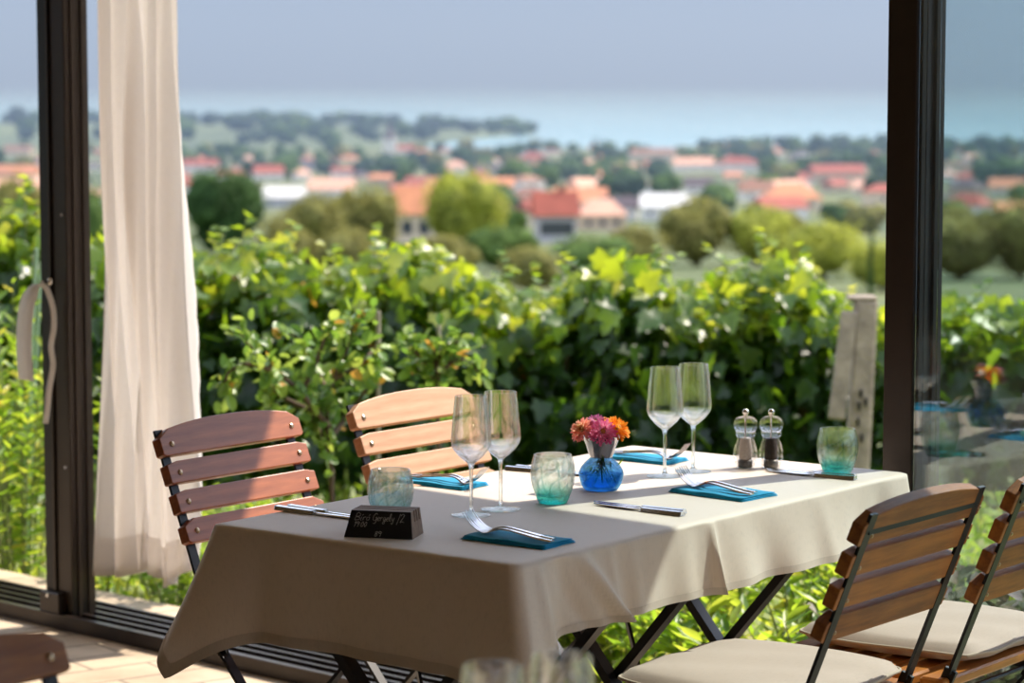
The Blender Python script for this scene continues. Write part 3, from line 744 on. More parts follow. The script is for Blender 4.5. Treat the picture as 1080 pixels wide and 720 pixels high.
def chair_proto(mat, seat_mat, label):
    r = thing('folding_chair', label, 'chair')
    w = .42
    zs = (.640, .697, .754, .810); 
    for k, z in enumerate(zs):
        y = -.242 - (z - .64) * .40
        if k == 3: o = slat_obj(slat_mb(w, .050, .024, .020), 'backrest_slat', mat, r, (0, y + .013, z), LEAN)
        else: o = slat_obj(slat_mb(w, .046 if k else .05, .024, 0, .006 if k else .014), 'backrest_slat', mat, r, (0, y + .013, z), LEAN)
        for s in (-1, 1):
            rv = MB().lathe([(.0065, 0), (.0055, .0022), (.002, .0036)], 12).build('rivet', M['rivet'], o)
            rv.rotation_euler = (-math.pi / 2, 0, 0); rv.location = (s * .180, .012, -.002)
            rv2 = MB().lathe([(.004, 0), (.003, .002)], 10).build('rivet', M['rivet'], o); rv2.rotation_euler = (math.pi / 2, 0, 0); rv2.location = (s * .188, -.0195, -.002)
    for s in (-1, 1):
        m = MB(); x = s * .188
        m.bar((x, -.318, .838), (x, -.176, .478), .022, .006, (0, -1, .4))
        m.bar((x, -.178, .486), (x, -.14, .40), .008, .024, (0, -1, .4))
        m.bar((x, -.146, .41), (x, .20, .0), .022, .007, (0, 1, 1)) 
        m.build('back_leg' if False else 'side_bar', M['iron'], r)
        MB().bar((s * .15, .17, .43), (s * .15, -.24, .0), .022, .007, (0, -1, 1)).build('leg', M['iron'], r)
        MB().bar((s * .150, -.17, .440), (s * .150, .20, .440), .007, .022).build('seat_rail', M['iron'], r)
    MB().bar((-.188, -.150 - .158, .815), (.188, -.150 - .158, .815), .004, .026, (0, 0, 1)).build('top_brace', M['iron'], r)
    MB().tube([(-.188, -.157, .43), (.188, -.157, .43)], .005).build('stretcher', M['iron'], r)
    MB().tube([(-.15, -.20, .045), (.15, -.20, .045)], .005).build('stretcher', M['iron'], r)
    for k in range(6):
        y = -.15 + k * .067
        o = MB().box((0, 0, 0), (.42, .052, .020), None, .004).build('seat_slat', seat_mat, r); o.location = (0, y, .460)
    return r
def face(v): return math.atan2(-v.x, v.y)                    # rotation that turns local +Y to v
def place(o, top_left, facing, label, leftmost):
    """top_left: where the end of the top slat is; leftmost: +1 if that end is at local -X"""
    rz = face(facing); R = Matrix.Rotation(rz, 3, 'Z'); lx = R @ Vector((1, 0, 0)); ly = R @ Vector((0, 1, 0))
    c = Vector(top_left) + lx * .21 * leftmost + ly * .31; o.location = (c.x, c.y, 0); o.rotation_euler = (0, 0, rz); o['label'] = label
    o['group'] = 'slatted folding chairs'
    return o
far_mats = []
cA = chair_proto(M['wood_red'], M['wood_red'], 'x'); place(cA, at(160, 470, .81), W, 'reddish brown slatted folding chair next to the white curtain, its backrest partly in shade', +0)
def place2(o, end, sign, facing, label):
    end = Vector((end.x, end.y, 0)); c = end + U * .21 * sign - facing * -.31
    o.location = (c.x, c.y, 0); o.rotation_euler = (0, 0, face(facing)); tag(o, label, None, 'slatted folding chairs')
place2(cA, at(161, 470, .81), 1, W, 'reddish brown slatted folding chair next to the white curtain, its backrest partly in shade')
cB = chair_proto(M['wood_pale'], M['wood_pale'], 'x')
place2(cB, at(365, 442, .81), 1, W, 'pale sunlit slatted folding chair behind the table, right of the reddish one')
cC = chair_proto(M['wood_brown'], M['wood_orange'], 'x')
place2(cC, at(910, 561, .81), 1, -W, 'dark brown slatted folding chair seen from behind at the near long side of the table')
cD = copy_tree(cC); place2(cD, at(1071, 527.5, .81), 1, -W, 'dark brown slatted folding chair cut off by the right edge of the picture')
cE = chair_proto(M['wood_brown'], M['wood_brown'], 'x'); place2(cE, at(57, 688, .81), -1, W, 'nearest folding chair, only its top slat showing in the bottom left corner')
def cushion(ch, dx, label):
    r = thing('seat_cushion', label, 'cushion', ch.location, ch.rotation_euler.z, 'seat cushions')
    n = 28; vs = []; fs = []; wx, wy, th = .205, .195, .048
    def sup(u, v):                                           # rounded square outline
        return u, v
    for side in (1, -1):
        for j in range(n + 1):
            for i in range(n + 1):
                u = -1 + 2 * i / n; v = -1 + 2 * j / n; m = max(abs(u), abs(v)); rr = math.hypot(u, v) or 1
                k = 1 - .09 * (min(abs(u), abs(v)) / (m or 1)) ** 4 * m
                hgt = th / 2 * (1 - m ** 7) ** .5 * (.9 + .1 * (1 - rr / 1.5)) if m < 1 else 0
                vs.append((u * k * wx, v * k * wy, side * hgt + .0015 * math.sin(u * 9 + v * 4)))
    N1 = (n + 1) ** 2
    for j in range(n):
        for i in range(n):
            a = j * (n + 1) + i; fs.append((a, a + 1, a + n + 2, a + n + 1)); b = N1 + a; fs.append((b, b + n + 1, b + n + 2, b + 1))
    o = MB().add(vs, fs).build('pad', M['cushion'], r, True); o.location = (dx, .015, .470 + th / 2)
    edge = []
    for a in range(0, 4 * n):
        sd_, q = divmod(a, n); t = -1 + 2 * q / n; u, v = [(t, -1), (1, t), (-t, 1), (-1, -t)][sd_]
        m = max(abs(u), abs(v)); k = 1 - .09 * (min(abs(u), abs(v)) / m) ** 4 * m; edge.append((u * k * wx, v * k * wy, .0015 * math.sin(u * 9 + v * 4)))
    edge.append(edge[0])
    pp = MB().tube(edge, .003, 6, False).build('piping', M['piping'], r, True); pp.location = o.location
    return r
cushion(cC, 0, 'beige seat cushion at the bottom edge, on the folding chair seen from behind')
cushion(cD, .085, 'beige seat cushion on the chair at the right edge, wooden slats showing beside it')

# ------------------------------------------------------------------ tables and tablecloths
def folding_table(org, L, label):
    """square folding table, local x along U, y along W"""
    r = thing('folding_table', label, 'table', org, ANG, 'square folding tables')
    S = .66
    m = MB()
    for k in range(6): m.box((L / 2, -(S / 2), 0), (L - .01, S / 6 * .0 + S - .0, .022), None, .003) if k == 0 else None
    o = m.build('tabletop', M['table_wood'], r); o.location = (0, 0, TZ - .003 - .011)
    for x in (L / 2 - .2, L / 2 + .2):
        for a, dx in ((1, -.012), (-1, .012)):
            y0, y1 = (-.03, -S + .03) if a > 0 else (-S + .03, -.03)
            MB().bar((x + dx, y0, TZ - .03), (x + dx, y1, .01), .018, .030, (1, 0, 0)).build('leg', M['iron'], r)
    for y in (-.05, -S + .05):
        MB().tube([(L / 2 - .2, y, .03), (L / 2 + .2, y, .03)], .007).build('foot_rail', M['iron'], r)
        MB().box((L / 2, y, TZ - .038), (L - .08, .02, .03)).build('top_rail', M['iron'], r)
    MB().bar((L / 2 + .02, -.12, TZ - .04), (L / 2 - .2, -.45, .2), .006, .012, (0, 0, 1)).build('brace', M['iron'], r)
    return r
folding_table(T0 + U * 0.003, .66, 'black legged folding table under the nearer half of the beige tablecloth')
folding_table(T0 + U * .667, .66, 'black legged folding table under the farther half of the beige tablecloth')
T2 = Vector((-.595, 2.65, 0))
folding_table(T2 + U * .01, .66, 'folding table just below the picture, carrying the two blurred wine glasses')

def tablecloth(org, L, Wd, drops, label, pleats, seed=0, flare=.095, tipdrop=.085):
    r = thing('tablecloth', label, 'tablecloth', org, ANG, None)
    rad = .018; pts = []                                     # outline in local coordinates: x along U 0..L, y from 0 to -Wd
    def seg(p, q, n):
        for i in range(n): t = i / n; pts.append((p[0] + (q[0] - p[0]) * t, p[1] + (q[1] - p[1]) * t))
    def arc(cx, cy, a0, n=9):
        for i in range(n):
            a = a0 - math.pi / 2 * i / n; pts.append((cx + rad * math.cos(a), cy + rad * math.sin(a)))
    # clockwise from A (0,0): D=(L,0), C=(L,-Wd), B=(0,-Wd)
    seg((rad, 0), (L - rad, 0), 120); arc(L - rad, -rad, math.pi / 2)
    seg((L, -rad), (L, -Wd + rad), 70); arc(L - rad, -Wd + rad, 0)
    seg((L - rad, -Wd), (rad, -Wd), 160); arc(rad, -Wd + rad, -math.pi / 2)
    seg((0, -Wd + rad), (0, -rad), 80); arc(rad, -rad, math.pi)
    n = len(pts); corners = [(0, 0), (L, 0), (L, -Wd), (0, -Wd)]
    N2 = []
    for i in range(n):
        a = Vector(pts[i - 1]); b = Vector(pts[(i + 1) % n]); d = (b - a).normalized(); N2.append(Vector((-d.y, d.x)))
    def point(i, t, lift=0.0):
        x, y = pts[i]; nr = N2[i]
        dc = [math.hypot(x - c[0], y - c[1]) for c in corners]; ci = min(range(4), key=lambda k: dc[k]); dcm = dc[ci]
        # side drop
        wts = [max(0, nr.y), max(0, nr.x), max(0, -nr.y), max(0, -nr.x)]
        s = sum(wts); drop = sum(a * b for a, b in zip(wts, drops)) / s
        near = math.exp(-(dcm / .085) ** 2)
        drop += tipdrop * math.exp(-(dcm / .07) ** 2)
        q = Vector((x - L / 2, y + Wd / 2)); 
        cd_ = Vector((1 if corners[ci][0] > 0 else -1, 1 if corners[ci][1] == 0 else -1)).normalized()
        off = .004 + t * .012
        ph = seed * 1.3
        a_ = x * 1.0 - y * 1.0
        rip = .007 * math.sin(a_ * 16 + ph) + .004 * math.sin(a_ * 37 + 2 * ph)
        rip *= min(1, dcm / .12) * t ** 1.2
        v = nr * (off + rip) + cd_ * ((flare if ci != 2 else flare * .35) * near * t ** 1.1)
        # folds either side of each corner tuck back under the flare
        tuck = math.exp(-((dcm - .125) / .035) ** 2) * .016 * t
        v -= nr * tuck
        for (px_, side, amp, wid, sl) in pleats:
            if wts[side] > .9:
                c = (x if side in (0, 2) else -y) - px_ - sl * t
                v += nr * (amp * math.exp(-(c / wid) ** 2) * t ** .7)
        z = TZ - drop * t
        return Vector((x + v.x, y + v.y, z + lift)), nr
    rows = 18; vs = []; fs = []
    for (ins, z) in ((.02, TZ + .0006), (.007, TZ)):
        for i in range(n):
            x, y = pts[i]; nr = N2[i]; cx = min(max(x - nr.x * ins, ins), L - ins); cy = min(max(y - nr.y * ins, -Wd + ins), -ins); vs.append((cx, cy, z))
    for j in range(rows + 1):
        for i in range(n):
            p, nr = point(i, (j / rows) if j else 0)
            if j == 0: p.z -= .003
            vs.append(tuple(p))
    R_ = rows + 3
    fs.append(tuple(range(n - 1, -1, -1)))
    for j in range(R_ - 1):
        for i in range(n): a = j * n + i; b = j * n + (i + 1) % n; fs.append((a, b, b + n, a + n))
    o = MB().add(vs, fs).build('fabric', M['cloth'], r, True)
    hv = []; hf = []
    tt = (.90, .93, .96, 1.0)
    for t in tt:
        for i in range(n): p, nr = point(i, t); hv.append(p + Vector((nr.x, nr.y, 0)) * .0012)
    for j in range(len(tt) - 1):
        for i in range(n): a = j * n + i; b = j * n + (i + 1) % n; hf.append((a, b, b + n, a + n))
    MB().add(hv, hf).build('hem', M['hem'], r, True)
    return r
tablecloth(T0, TL, TW, (.135, .20, .135, .20), 'large pale beige tablecloth with hanging sides over the set table', 
           [(.585, 2, .022, .009, .0), (.54, 2, -.010, .03, .0), (.66, 2, .008, .05, .02), (.17, 2, .030, .020, .11), (.105, 2, -.012, .02, .08), (.055, 2, .012, .010, .03), (.26, 2, .008, .012, .02), (.33, 2, .006, .02, .01), (.80, 2, .006, .05, .05), (.97, 2, .006, .03, .03), (.55, 3, .006, .05, 0)])
tablecloth(T2, .68, TW, (.13, .13, .13, .13), 'beige tablecloth on the nearest table, just below the picture', [], 3, .03, .03)

# ------------------------------------------------------------------ glassware
M['glass_thin'] = thin_glass('glass_thin', (.965, .975, .975), 1.50, 0, 1.7)
M['glass_bowl'] = thick_glass('glass_bowl', (.985, .99, .99), .5)
M['glass_clear'] = thick_glass('glass_clear', (.97, .99, .98), .45)
M['glass_aqua'] = thick_glass('glass_aqua', (.42, .93, .88), .55, (.97, 1, .99), (.008, .040))
M['glass_ice'] = thick_glass('glass_ice', (.80, .95, .96), .5, (.93, .99, .99), (.01, .06))
M['vase_blue'] = thick_glass('vase_blue', (.42, .72, .93), .5, (.62, .80, .92), (.025, .045))
M['acrylic'] = thick_glass('acrylic', (.98, .98, .97), .78)
def wine_glass(loc, label, rz=0, group='wine glasses'):
    r = thing('wine_glass', label, 'wine glass', loc, rz, group)
    prof = [(0.0045, .095), (.010, .099), (.022, .109), (.034, .124), (.0372, .134), (.0375, .142), (.0362, .16), (.0335, .19), (.0305, .218), (.0300, .222)]
    pr = catmull([(a, b, 0) for a, b in prof], 5)
    op = [(p.x, p.y) for p in pr]; ip = [(max(.0005, a - .0009 - .0012 * max(0, (.125 - b) / .03)), b + .0030 * max(0, (.125 - b) / .03)) for a, b in op[::-1]] + [(.0004, .0985)]
    MB().lathe(op + ip, 56, cap0=False, cap1=False).build('bowl', M['glass_bowl'], r, True)
    st = [(.0042, .006), (.0034, .02), (.0032, .05), (.0036, .085), (.0062, .096), (.012, .1015), (.010, .1022), (.004, .1005), (.0005, .100)]
    MB().lathe(st, 24, cap0=True, cap1=False).build('stem', M['glass_clear'], r, True)
    ft = [(.0366, .0), (.0375, .0008), (.0366, .0016), (.02, .0026), (.007, .0055), (.0042, .010)]
    MB().lathe(ft, 48).build('foot', M['glass_clear'], r, True)
    return r
zt = TZ + .0008
g1 = wine_glass(at(497, 543, zt), 'nearer left wine glass, standing between the aqua tumblers')
for (px, py, lab) in ((528, 537, 'left pair wine glass on the right, in front of the pale chair'), (701, 502, 'wine glass behind the vase, left one of the far pair'), (731, 497, 'wine glass behind the vase, right one of the far pair')):
    g = copy_tree(g1); g.location = at(px, py, zt); g['label'] = lab
for (px, py, lab) in ((520, 702, 'blurred wine glass rim at the bottom edge, left of two'), (592, 691, 'blurred wine glass at the bottom edge, right of two')):
    g = copy_tree(g1); q = at(px, py, zt + .222); g.location = (q.x, q.y, zt); g['label'] = lab; g['group'] = 'wine glasses on the nearest table'
def cut_glass(name, base, top, zr, ior=1.5):
    """thin tinted glass, more strongly coloured in the base; dark refraction lines painted along the cuts"""
    N = NT(name); tc = N.n('ShaderNodeTexCoord'); sp = N.n('ShaderNodeSeparateXYZ'); N.l(tc.outputs['Object'], sp.inputs[0])
    mr = N.n('ShaderNodeMapRange'); mr.inputs[1].default_value = zr[0]; mr.inputs[2].default_value = zr[1]; N.l(sp.outputs[2], mr.inputs[0])
    col = ramp(N, mr.outputs[0], [(0, base), (1, top)])
    at_ = N.n('ShaderNodeAttribute', attribute_name='groove'); mx = N.n('ShaderNodeMixRGB', blend_type='MULTIPLY'); mx.inputs[2].default_value = (.62, .78, .74, 1)  # darker tint in the grooves stands in for the dark lines of refraction
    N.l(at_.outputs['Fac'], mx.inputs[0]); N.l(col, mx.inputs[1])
    t = N.n('ShaderNodeBsdfTransparent'); N.l(mx.outputs[0], t.inputs[0])
    g = N.n('ShaderNodeBsdfGlass', i_IOR=1.35); N.l(mx.outputs[0], g.inputs[0])
    m0 = N.n('ShaderNodeMixShader'); m0.inputs[0].default_value = .34; N.l(t.outputs[0], m0.inputs[1]); N.l(g.outputs[0], m0.inputs[2])
    gl = N.n('ShaderNodeBsdfGlossy', i_Roughness=.03); lw = N.n('ShaderNodeLayerWeight', i_Blend=.5); pw = N.n('ShaderNodeMath', operation='POWER', i_1=4.0); N.l(lw.outputs['Facing'], pw.inputs[0])
    k = N.n('ShaderNodeMath', operation='MULTIPLY_ADD', i_1=.8, i_2=.06, use_clamp=True); N.l(pw.outputs[0], k.inputs[0])
    m = N.n('ShaderNodeMixShader'); N.l(k.outputs[0], m.inputs[0]); N.l(m0.outputs[0], m.inputs[1]); N.l(gl.outputs[0], m.inputs[2]); N.l(m.outputs[0], N.out.inputs[0]); return N.m
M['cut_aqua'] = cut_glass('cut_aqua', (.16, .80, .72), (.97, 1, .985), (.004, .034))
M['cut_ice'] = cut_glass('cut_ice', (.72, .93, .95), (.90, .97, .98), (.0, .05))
def tumbler(loc, label, mat, rot=0.0):
    r = thing('tumbler', label, 'tumbler', loc, rot, 'cut glass tumblers')
    outer = [(.001, 0), (.024, 0), (.0275, .002), (.033, .014), (.0395, .034), (.0425, .052), (.0415, .070), (.0385, .084), (.0362, .0918), (.0355, .093)]
    outer = [(p.x, p.y) for p in catmull([(a, b, 0) for a, b in outer], 5)]
    inner = [(.0342, .0928), (.0352, .085), (.0388, .068), (.0395, .052), (.037, .034), (.030, .017), (.020, .0125), (.001, .012)]
    inner = [(p.x, p.y) for p in catmull([(a, b, 0) for a, b in inner], 3)]
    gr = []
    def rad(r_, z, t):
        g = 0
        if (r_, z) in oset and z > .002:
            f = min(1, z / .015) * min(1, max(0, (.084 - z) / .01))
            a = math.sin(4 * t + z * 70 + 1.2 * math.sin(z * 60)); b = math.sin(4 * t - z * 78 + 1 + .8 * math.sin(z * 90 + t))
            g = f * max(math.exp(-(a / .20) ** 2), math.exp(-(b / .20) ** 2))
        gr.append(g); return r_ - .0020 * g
    oset = set(outer)
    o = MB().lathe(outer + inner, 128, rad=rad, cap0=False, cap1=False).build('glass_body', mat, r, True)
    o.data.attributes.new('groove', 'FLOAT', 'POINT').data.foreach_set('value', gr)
    return r
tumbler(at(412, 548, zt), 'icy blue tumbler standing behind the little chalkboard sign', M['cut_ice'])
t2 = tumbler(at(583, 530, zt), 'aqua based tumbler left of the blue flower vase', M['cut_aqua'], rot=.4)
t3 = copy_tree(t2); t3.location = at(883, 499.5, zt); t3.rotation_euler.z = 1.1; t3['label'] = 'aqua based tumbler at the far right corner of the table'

# pepper and salt mills
M['salt'] = pmat('salt', (.85, .80, .76), (.7, .62, .58), 300, .9, bump=.6)
M['pepper'] = pmat('pepper', (.10, .07, .06), (.03, .025, .02), 350, .8, bump=.8)
M['mill_base'] = pmat('mill_base', (.20, .19, .18), (.13, .125, .12), 50, .35, .7)
def mill(px, py, fill, name, label):
    r = thing(name, label, 'mill', at(px, py, zt), 0)
    body = [(.018, 0), (.0195, .002), (.0195, .004), (.0235, .016), (.0255, .020), (.0255, .024), (.0248, .027), (.0250, .034), (.0225, .046), (.0180, .058), (.0180, .064), (.0212, .070), (.0212, .0735), (.0195, .075)]
    head = [(.0195, .0755), (.0235, .082), (.0252, .090), (.0235, .098), (.0180, .1045), (.008, .1080), (.003, .1085)]
    MB().lathe([(p.x, p.y) for p in catmull([(a, b, 0) for a, b in body], 3)], 40).build('body', M['acrylic'], r, True)
    MB().lathe([(p.x, p.y) for p in catmull([(a, b, 0) for a, b in head], 3)], 40).build('head', M['acrylic'], r, True)
    MB().lathe([(.0145, .0015), (.0150, .004), (.0150, .015), (.0138, .017)], 30).build('grinder', M['mill_base'], r, True)
    MB().lathe([(.0128, .0185), (.0132, .022), (.0130, .045), (.0110, .060), (.0105, .0625)], 30).build('filling', fill, r, True)
    MB().tube([(0, 0, .063), (0, 0, .109)], .0016, 8).build('spindle', M['steel'], r)
    MB().lathe([(.001, .1086), (.0045, .1092), (.0055, .1100), (.0045, .1112), (.0062, .1135), (.0070, .1165), (.0058, .1200), (.0030, .1222), (.0005, .1228)], 20).build('knob', M['chrome'], r, True)
mill(786, 493, M['salt'], 'salt_mill', 'clear acrylic mill filled with pale salt')
mill(813, 493, M['pepper'], 'pepper_mill', 'clear acrylic mill filled with dark peppercorns')

# vase with flowers
vp = at(634, 516, zt)
vase = thing('flower_vase', 'round blue glass vase with a flared silvery neck in the middle of the table', 'vase', vp)
M['vase_neck'] = NT('vase_neck').m
N = NT('vase_neck_glass'); g = N.n('ShaderNodeBsdfPrincipled', i_Roughness=.06); g.inputs['Metallic'].default_value = .65
N.l(ramp(N, noisetex(N, 22, 2, (1, 1, .25)), [(.42, (.02, .06, .10)), (.55, (.30, .30, .34))]), g.inputs['Base Color']); g.inputs['Coat Weight'].default_value = 1.0
N.l(g.outputs[0], N.out.inputs[0])
bulb = [(.001, 0), (.028, 0), (.0335, .002), (.0395, .012), (.0435, .026), (.0440, .034), (.040, .044), (.032, .054), (.024, .0615), (.0215, .064)]
inn = [(.0195, .064), (.0225, .060), (.031, .052), (.0385, .042), (.0415, .033), (.041, .026), (.036, .012), (.029, .006), (.001, .005)]
MB().lathe([(p.x, p.y) for p in catmull([(a, b, 0) for a, b in bulb], 4)] + [(p.x, p.y) for p in catmull([(a, b, 0) for a, b in inn], 3)], 64, cap0=False, cap1=False).build('bulb', M['vase_blue'], vase, True)
MB().lathe([(.0215, .0642), (.0240, .070), (.0300, .088), (.0372, .1060), (.0378, .1065), (.0362, .1060), (.0285, .088), (.0225, .070), (.020, .0645)], 64, cap0=False, cap1=False).build('neck', N.m, vase, True)
M['vase_water'] = thick_glass('vase_water', (.42, .70, .92), .5)
MB().lathe([(.001, .006), (.028, .0066), (.0352, .013), (.0400, .026), (.0403, .031), (.001, .031)], 48, cap0=False, cap1=False).build('water', M['vase_water'], vase, True)
def petal_mat(name, a, b_, tip):
    return leaf_mat(name, [(0, a), (.6, b_), (1, tip)], [(0, a), (.6, b_), (1, tip)], .35, .6, .2)
PM = {'pink': petal_mat('petal_pink', (.85, .12, .36), (.92, .28, .50), (.95, .55, .66)), 'orange': petal_mat('petal_orange', (.95, .30, .02), (1, .45, .04), (1, .65, .12)),
      'coral': petal_mat('petal_coral', (.92, .30, .32), (.97, .50, .38), (1, .82, .45)), 'violet': petal_mat('petal_violet', (.55, .10, .35), (.65, .22, .48), (.80, .5, .6)),
      'peach': petal_mat('petal_peach', (.9, .35, .12), (.95, .50, .22), (.95, .72, .3))}
M['flower_eye'] = pmat('flower_eye', (.75, .40, .05), (.25, .04, .04), 300, .8)
def zinnia(dx, dz, dy, r0, col, dirv, label, seed):
    c = vp + Vector((dx, dy, dz)); r = thing('zinnia', label, 'flower', c, 0)
    rg_ = np.random.default_rng(seed); ax = np.array(Vector(dirv).normalized()); a = np.cross(ax, (0, 0, 1.0)); a /= np.linalg.norm(a); b_ = np.cross(ax, a)
    pos = []; fw = []; nm = []; sz = []; rn = []
    for ring, (tilt, L, m) in enumerate(((.05, 1.0, 24), (.35, .92, 22), (.62, .8, 18), (.9, .62, 14), (1.15, .45, 11))):
        for k in range(m):
            t = 2 * math.pi * (k + .5 * (ring % 2)) / m + rg_.normal() * .08; d = a * math.cos(t) + b_ * math.sin(t); ti = tilt + rg_.normal() * .10
            f_ = d * math.cos(ti) + ax * math.sin(ti); pos.append(d * r0 * .12 + ax * ring * r0 * .05); fw.append(f_); nm.append(ax * math.cos(ti) - d * math.sin(ti)); sz.append(r0 * L * rg_.uniform(.85, 1.1)); rn.append(min(1, ring * .18 + rg_.uniform(0, .35)))
    leaves('petals', pos, fw, nm, sz, 'petal', PM[col], r, rnd=rn)
    e_ = MB().lathe([(r0 * .20, 0), (r0 * .19, r0 * .12), (r0 * .1, r0 * .2), (.0005, r0 * .22)], 14).build('flower_centre', M['flower_eye'], r, True)
    e_.rotation_euler = Vector(ax).to_track_quat('Z', 'Y').to_euler(); e_.location = Vector(ax) * r0 * .22
    MB().tube(catmull([(0, 0, -.002), (-dx * .35, -dy * .35, -dz * .25 + .00), (-dx * .85, -dy * .85, .060 - dz), (dx * -.3, -dy * .5, .02 - dz)], 5), .0015, 6).build('stem', M['green_stem'], r, True)
zinnia(.002, .116, -.026, .026, 'pink', (.05, -.85, .5), 'pink zinnia facing the camera at the front of the vase', 1)
zinnia(.030, .120, -.004, .026, 'orange', (.55, -.5, .65), 'orange zinnia at the right of the bunch', 2)
zinnia(-.036, .117, -.006, .025, 'coral', (-.55, -.6, .6), 'coral and yellow zinnia at the left of the bunch', 3)
zinnia(-.010, .130, .006, .020, 'violet', (-.2, -.4, .9), 'small violet pink zinnia on top of the bunch', 4)
zinnia(.012, .128, .012, .018, 'peach', (.1, -.3, .95), 'peach zinnia at the back of the bunch', 5)
rgn = np.random.default_rng(8); q = rgn.normal(size=(26, 3)) * (.012, .010, .006) + (0, 0, .047)
fl = leaves('stem_leaves', q, rgn.normal(size=(26, 3)), rgn.normal(size=(26, 3)), rgn.uniform(.012, .022, 26), 'lance', M['vine_leaf'], None, rgn, rgn.random(26) * .5)
fl.location = vp; tag(fl, 'dark green leaves of the bouquet inside the vase', 'leaves')

# ------------------------------------------------------------------ napkins, forks, knives
def sweep(sts):
    """flat bar through stations (x, z, width, thick, y)"""
    m = MB(); vs = []; fs = []
    for (x, z, w, t, y) in sts: vs += [(x, y - w / 2, z), (x, y + w / 2, z), (x, y + w / 2 * .7, z + t), (x, y - w / 2 * .7, z + t)]
    for i in range(len(sts) - 1):
        for k in range(4): fs.append((4 * i + k, 4 * i + (k + 1) % 4, 4 * i + 4 + (k + 1) % 4, 4 * i + 4 + k))
    fs.append((3, 2, 1, 0)); q = 4 * (len(sts) - 1); fs.append((q, q + 1, q + 2, q + 3)); return m.add(vs, fs)
def curve1(P_, n):
    return [tuple(v) for v in catmull(P_, n)]
def fork_mesh():
    m = MB(); L = .19
    # handle: lies low at its end, arches up before the neck, dips to the head
    st = curve1([(0, .002, .0145), (.03, .004, .013), (.07, .0085, .009), (.10, .0115, .0065), (.118, .010, .0065), (.130, .0065, .012)], 5)
    s2 = sweep([(x, z, w, .0024, 0) for x, z, w in st]); m.add(s2.v, s2.f)
    hd = curve1([(.130, .0065, .012), (.138, .004, .021), (.148, .003, .0235)], 4); s2 = sweep([(x, z, w, .0018, 0) for x, z, w in hd]); m.add(s2.v, s2.f)
    for k in range(4):
        y = -.0096 + k * .0064
        tn = curve1([(.145, .003, .0030), (.158, .0070, .0025), (.175, .0180, .0023), (.190, .0340, .0012)], 5)
        s2 = sweep([(x, z, w, .0017, y) for x, z, w in tn]); m.add(s2.v, s2.f)
    return m
fork_p = smooth_by_angle(fork_mesh().build('fork', M['steel']), 50); tag(fork_p, 'x', 'fork', 'forks')
def napkin(corners, label):
    """corners in picture order: outer near end pair given as world points a (tine end, near), b (handle end, near), c (handle end, far)"""
    a, b_, c = corners; x = (b_ - a); L = x.length; x.normalize(); y = Vector((-x.y, x.x, 0)); Wn = (c - b_).length; sgn = 1 if (c - b_).dot(y) > 0 else -1
    rz = math.atan2(x.y, x.x); r = thing('napkin', label, 'napkin', a, rz, 'blue napkins')
    lay = MB()
    for k in range(3):
        n = 24; vs = []; fs = []; z0 = .0008 + k * .0022; ins = .0015 * k
        for j in range(9):
            for i in range(n + 1):
                u = i / n; v_ = j / 8; z = z0 + .0008 * math.sin(u * 11 + k) + .0006 * math.sin(v_ * 5 + u * 4)
                vs.append((ins + u * (L - 2 * ins) + .001 * math.sin(v_ * 7 + k), sgn * (ins + v_ * (Wn - 2 * ins)) + .0010 * math.sin(u * 8 + k), z))
        for j in range(8):
            for i in range(n): q_ = j * (n + 1) + i; fs.append((q_, q_ + 1, q_ + n + 2, q_ + n + 1))
        lay.add(vs, fs)
    o = lay.build('folded_cloth', M['napkin'], r, True); mo = o.modifiers.new('thick', 'SOLIDIFY'); mo.thickness = .0019; mo.offset = 1
    return r, L, Wn, sgn, rz, x, y * sgn
ND = [((486, 569), (573, 580), (606, 572), 'near left'), ((705, 519), (782, 529.5), (814, 522), 'near right'),
      ((516, 512), (437, 507), None, 'far left'), ((727, 486), (652, 480), None, 'far right')]
where = {'near left': 'at the near left place', 'near right': 'at the near right place in the sun', 'far left': 'in front of the pale chair', 'far right': 'behind the vase and wine glasses'}
first = True
for a, b_, c, nm in ND:
    pa, pb = at(*a, zt), at(*b_, zt)
    if c is None:                                            # far places: mirrored layout, straight across the table
        pa2 = pa; pb2 = pa - W * .176
        pa, pb, pc = pa2, pb2, pb2 - U * .085
    else: pc = at(*c, zt)
    r, L, Wn, sg, rz, x, y = napkin((pa, pb, pc), 'folded turquoise blue napkin ' + where[nm])
    for k in range(2):
        f = fork_p if first else fork_p.copy()
        if not first: COL.objects.link(f)
        first = False
        # handle end over the outer edge of the napkin, tines pointing to the table centre
        tin = pa + y * (Wn * (.42 + .22 * k)) ; hnd = pb + y * (Wn * (.36 + .22 * k))
        d = (tin - hnd).normalized(); st = hnd + d * (.006 + .010 * k)
        f.location = (st.x, st.y, zt + .0075); f.rotation_euler = (0, 0, math.atan2(d.y, d.x))
        f['label'] = 'steel fork on napkin %s, %s of two' % (where[nm], ('nearer' if k == 0 else 'farther') if c is not None else ('right' if k == 0 else 'left'))
def knife_proto():
    r = thing('table_knife', 'x', 'knife', group='table knives')
    st = curve1([(0, .0015, .012), (.004, .0008, .019), (.04, .0008, .0195), (.085, .0010, .0175), (.094, .0016, .012)], 4)
    smooth_by_angle(sweep([(x, z, w, .0075 - .0015 * (x / .094), 0) for x, z, w in st]).build('handle', M['steel'], r), 50)
    st = curve1([(.093, .003, .0085), (.103, .003, .0075), (.108, .003, .016), (.15, .003, .0185), (.19, .003, .014), (.207, .003, .003)], 4)
    smooth_by_angle(sweep([(x, z, w, .0016, 0) for x, z, w in st]).build('blade', M['steel'], r), 50)
    return r
kp = knife_proto(); first = True
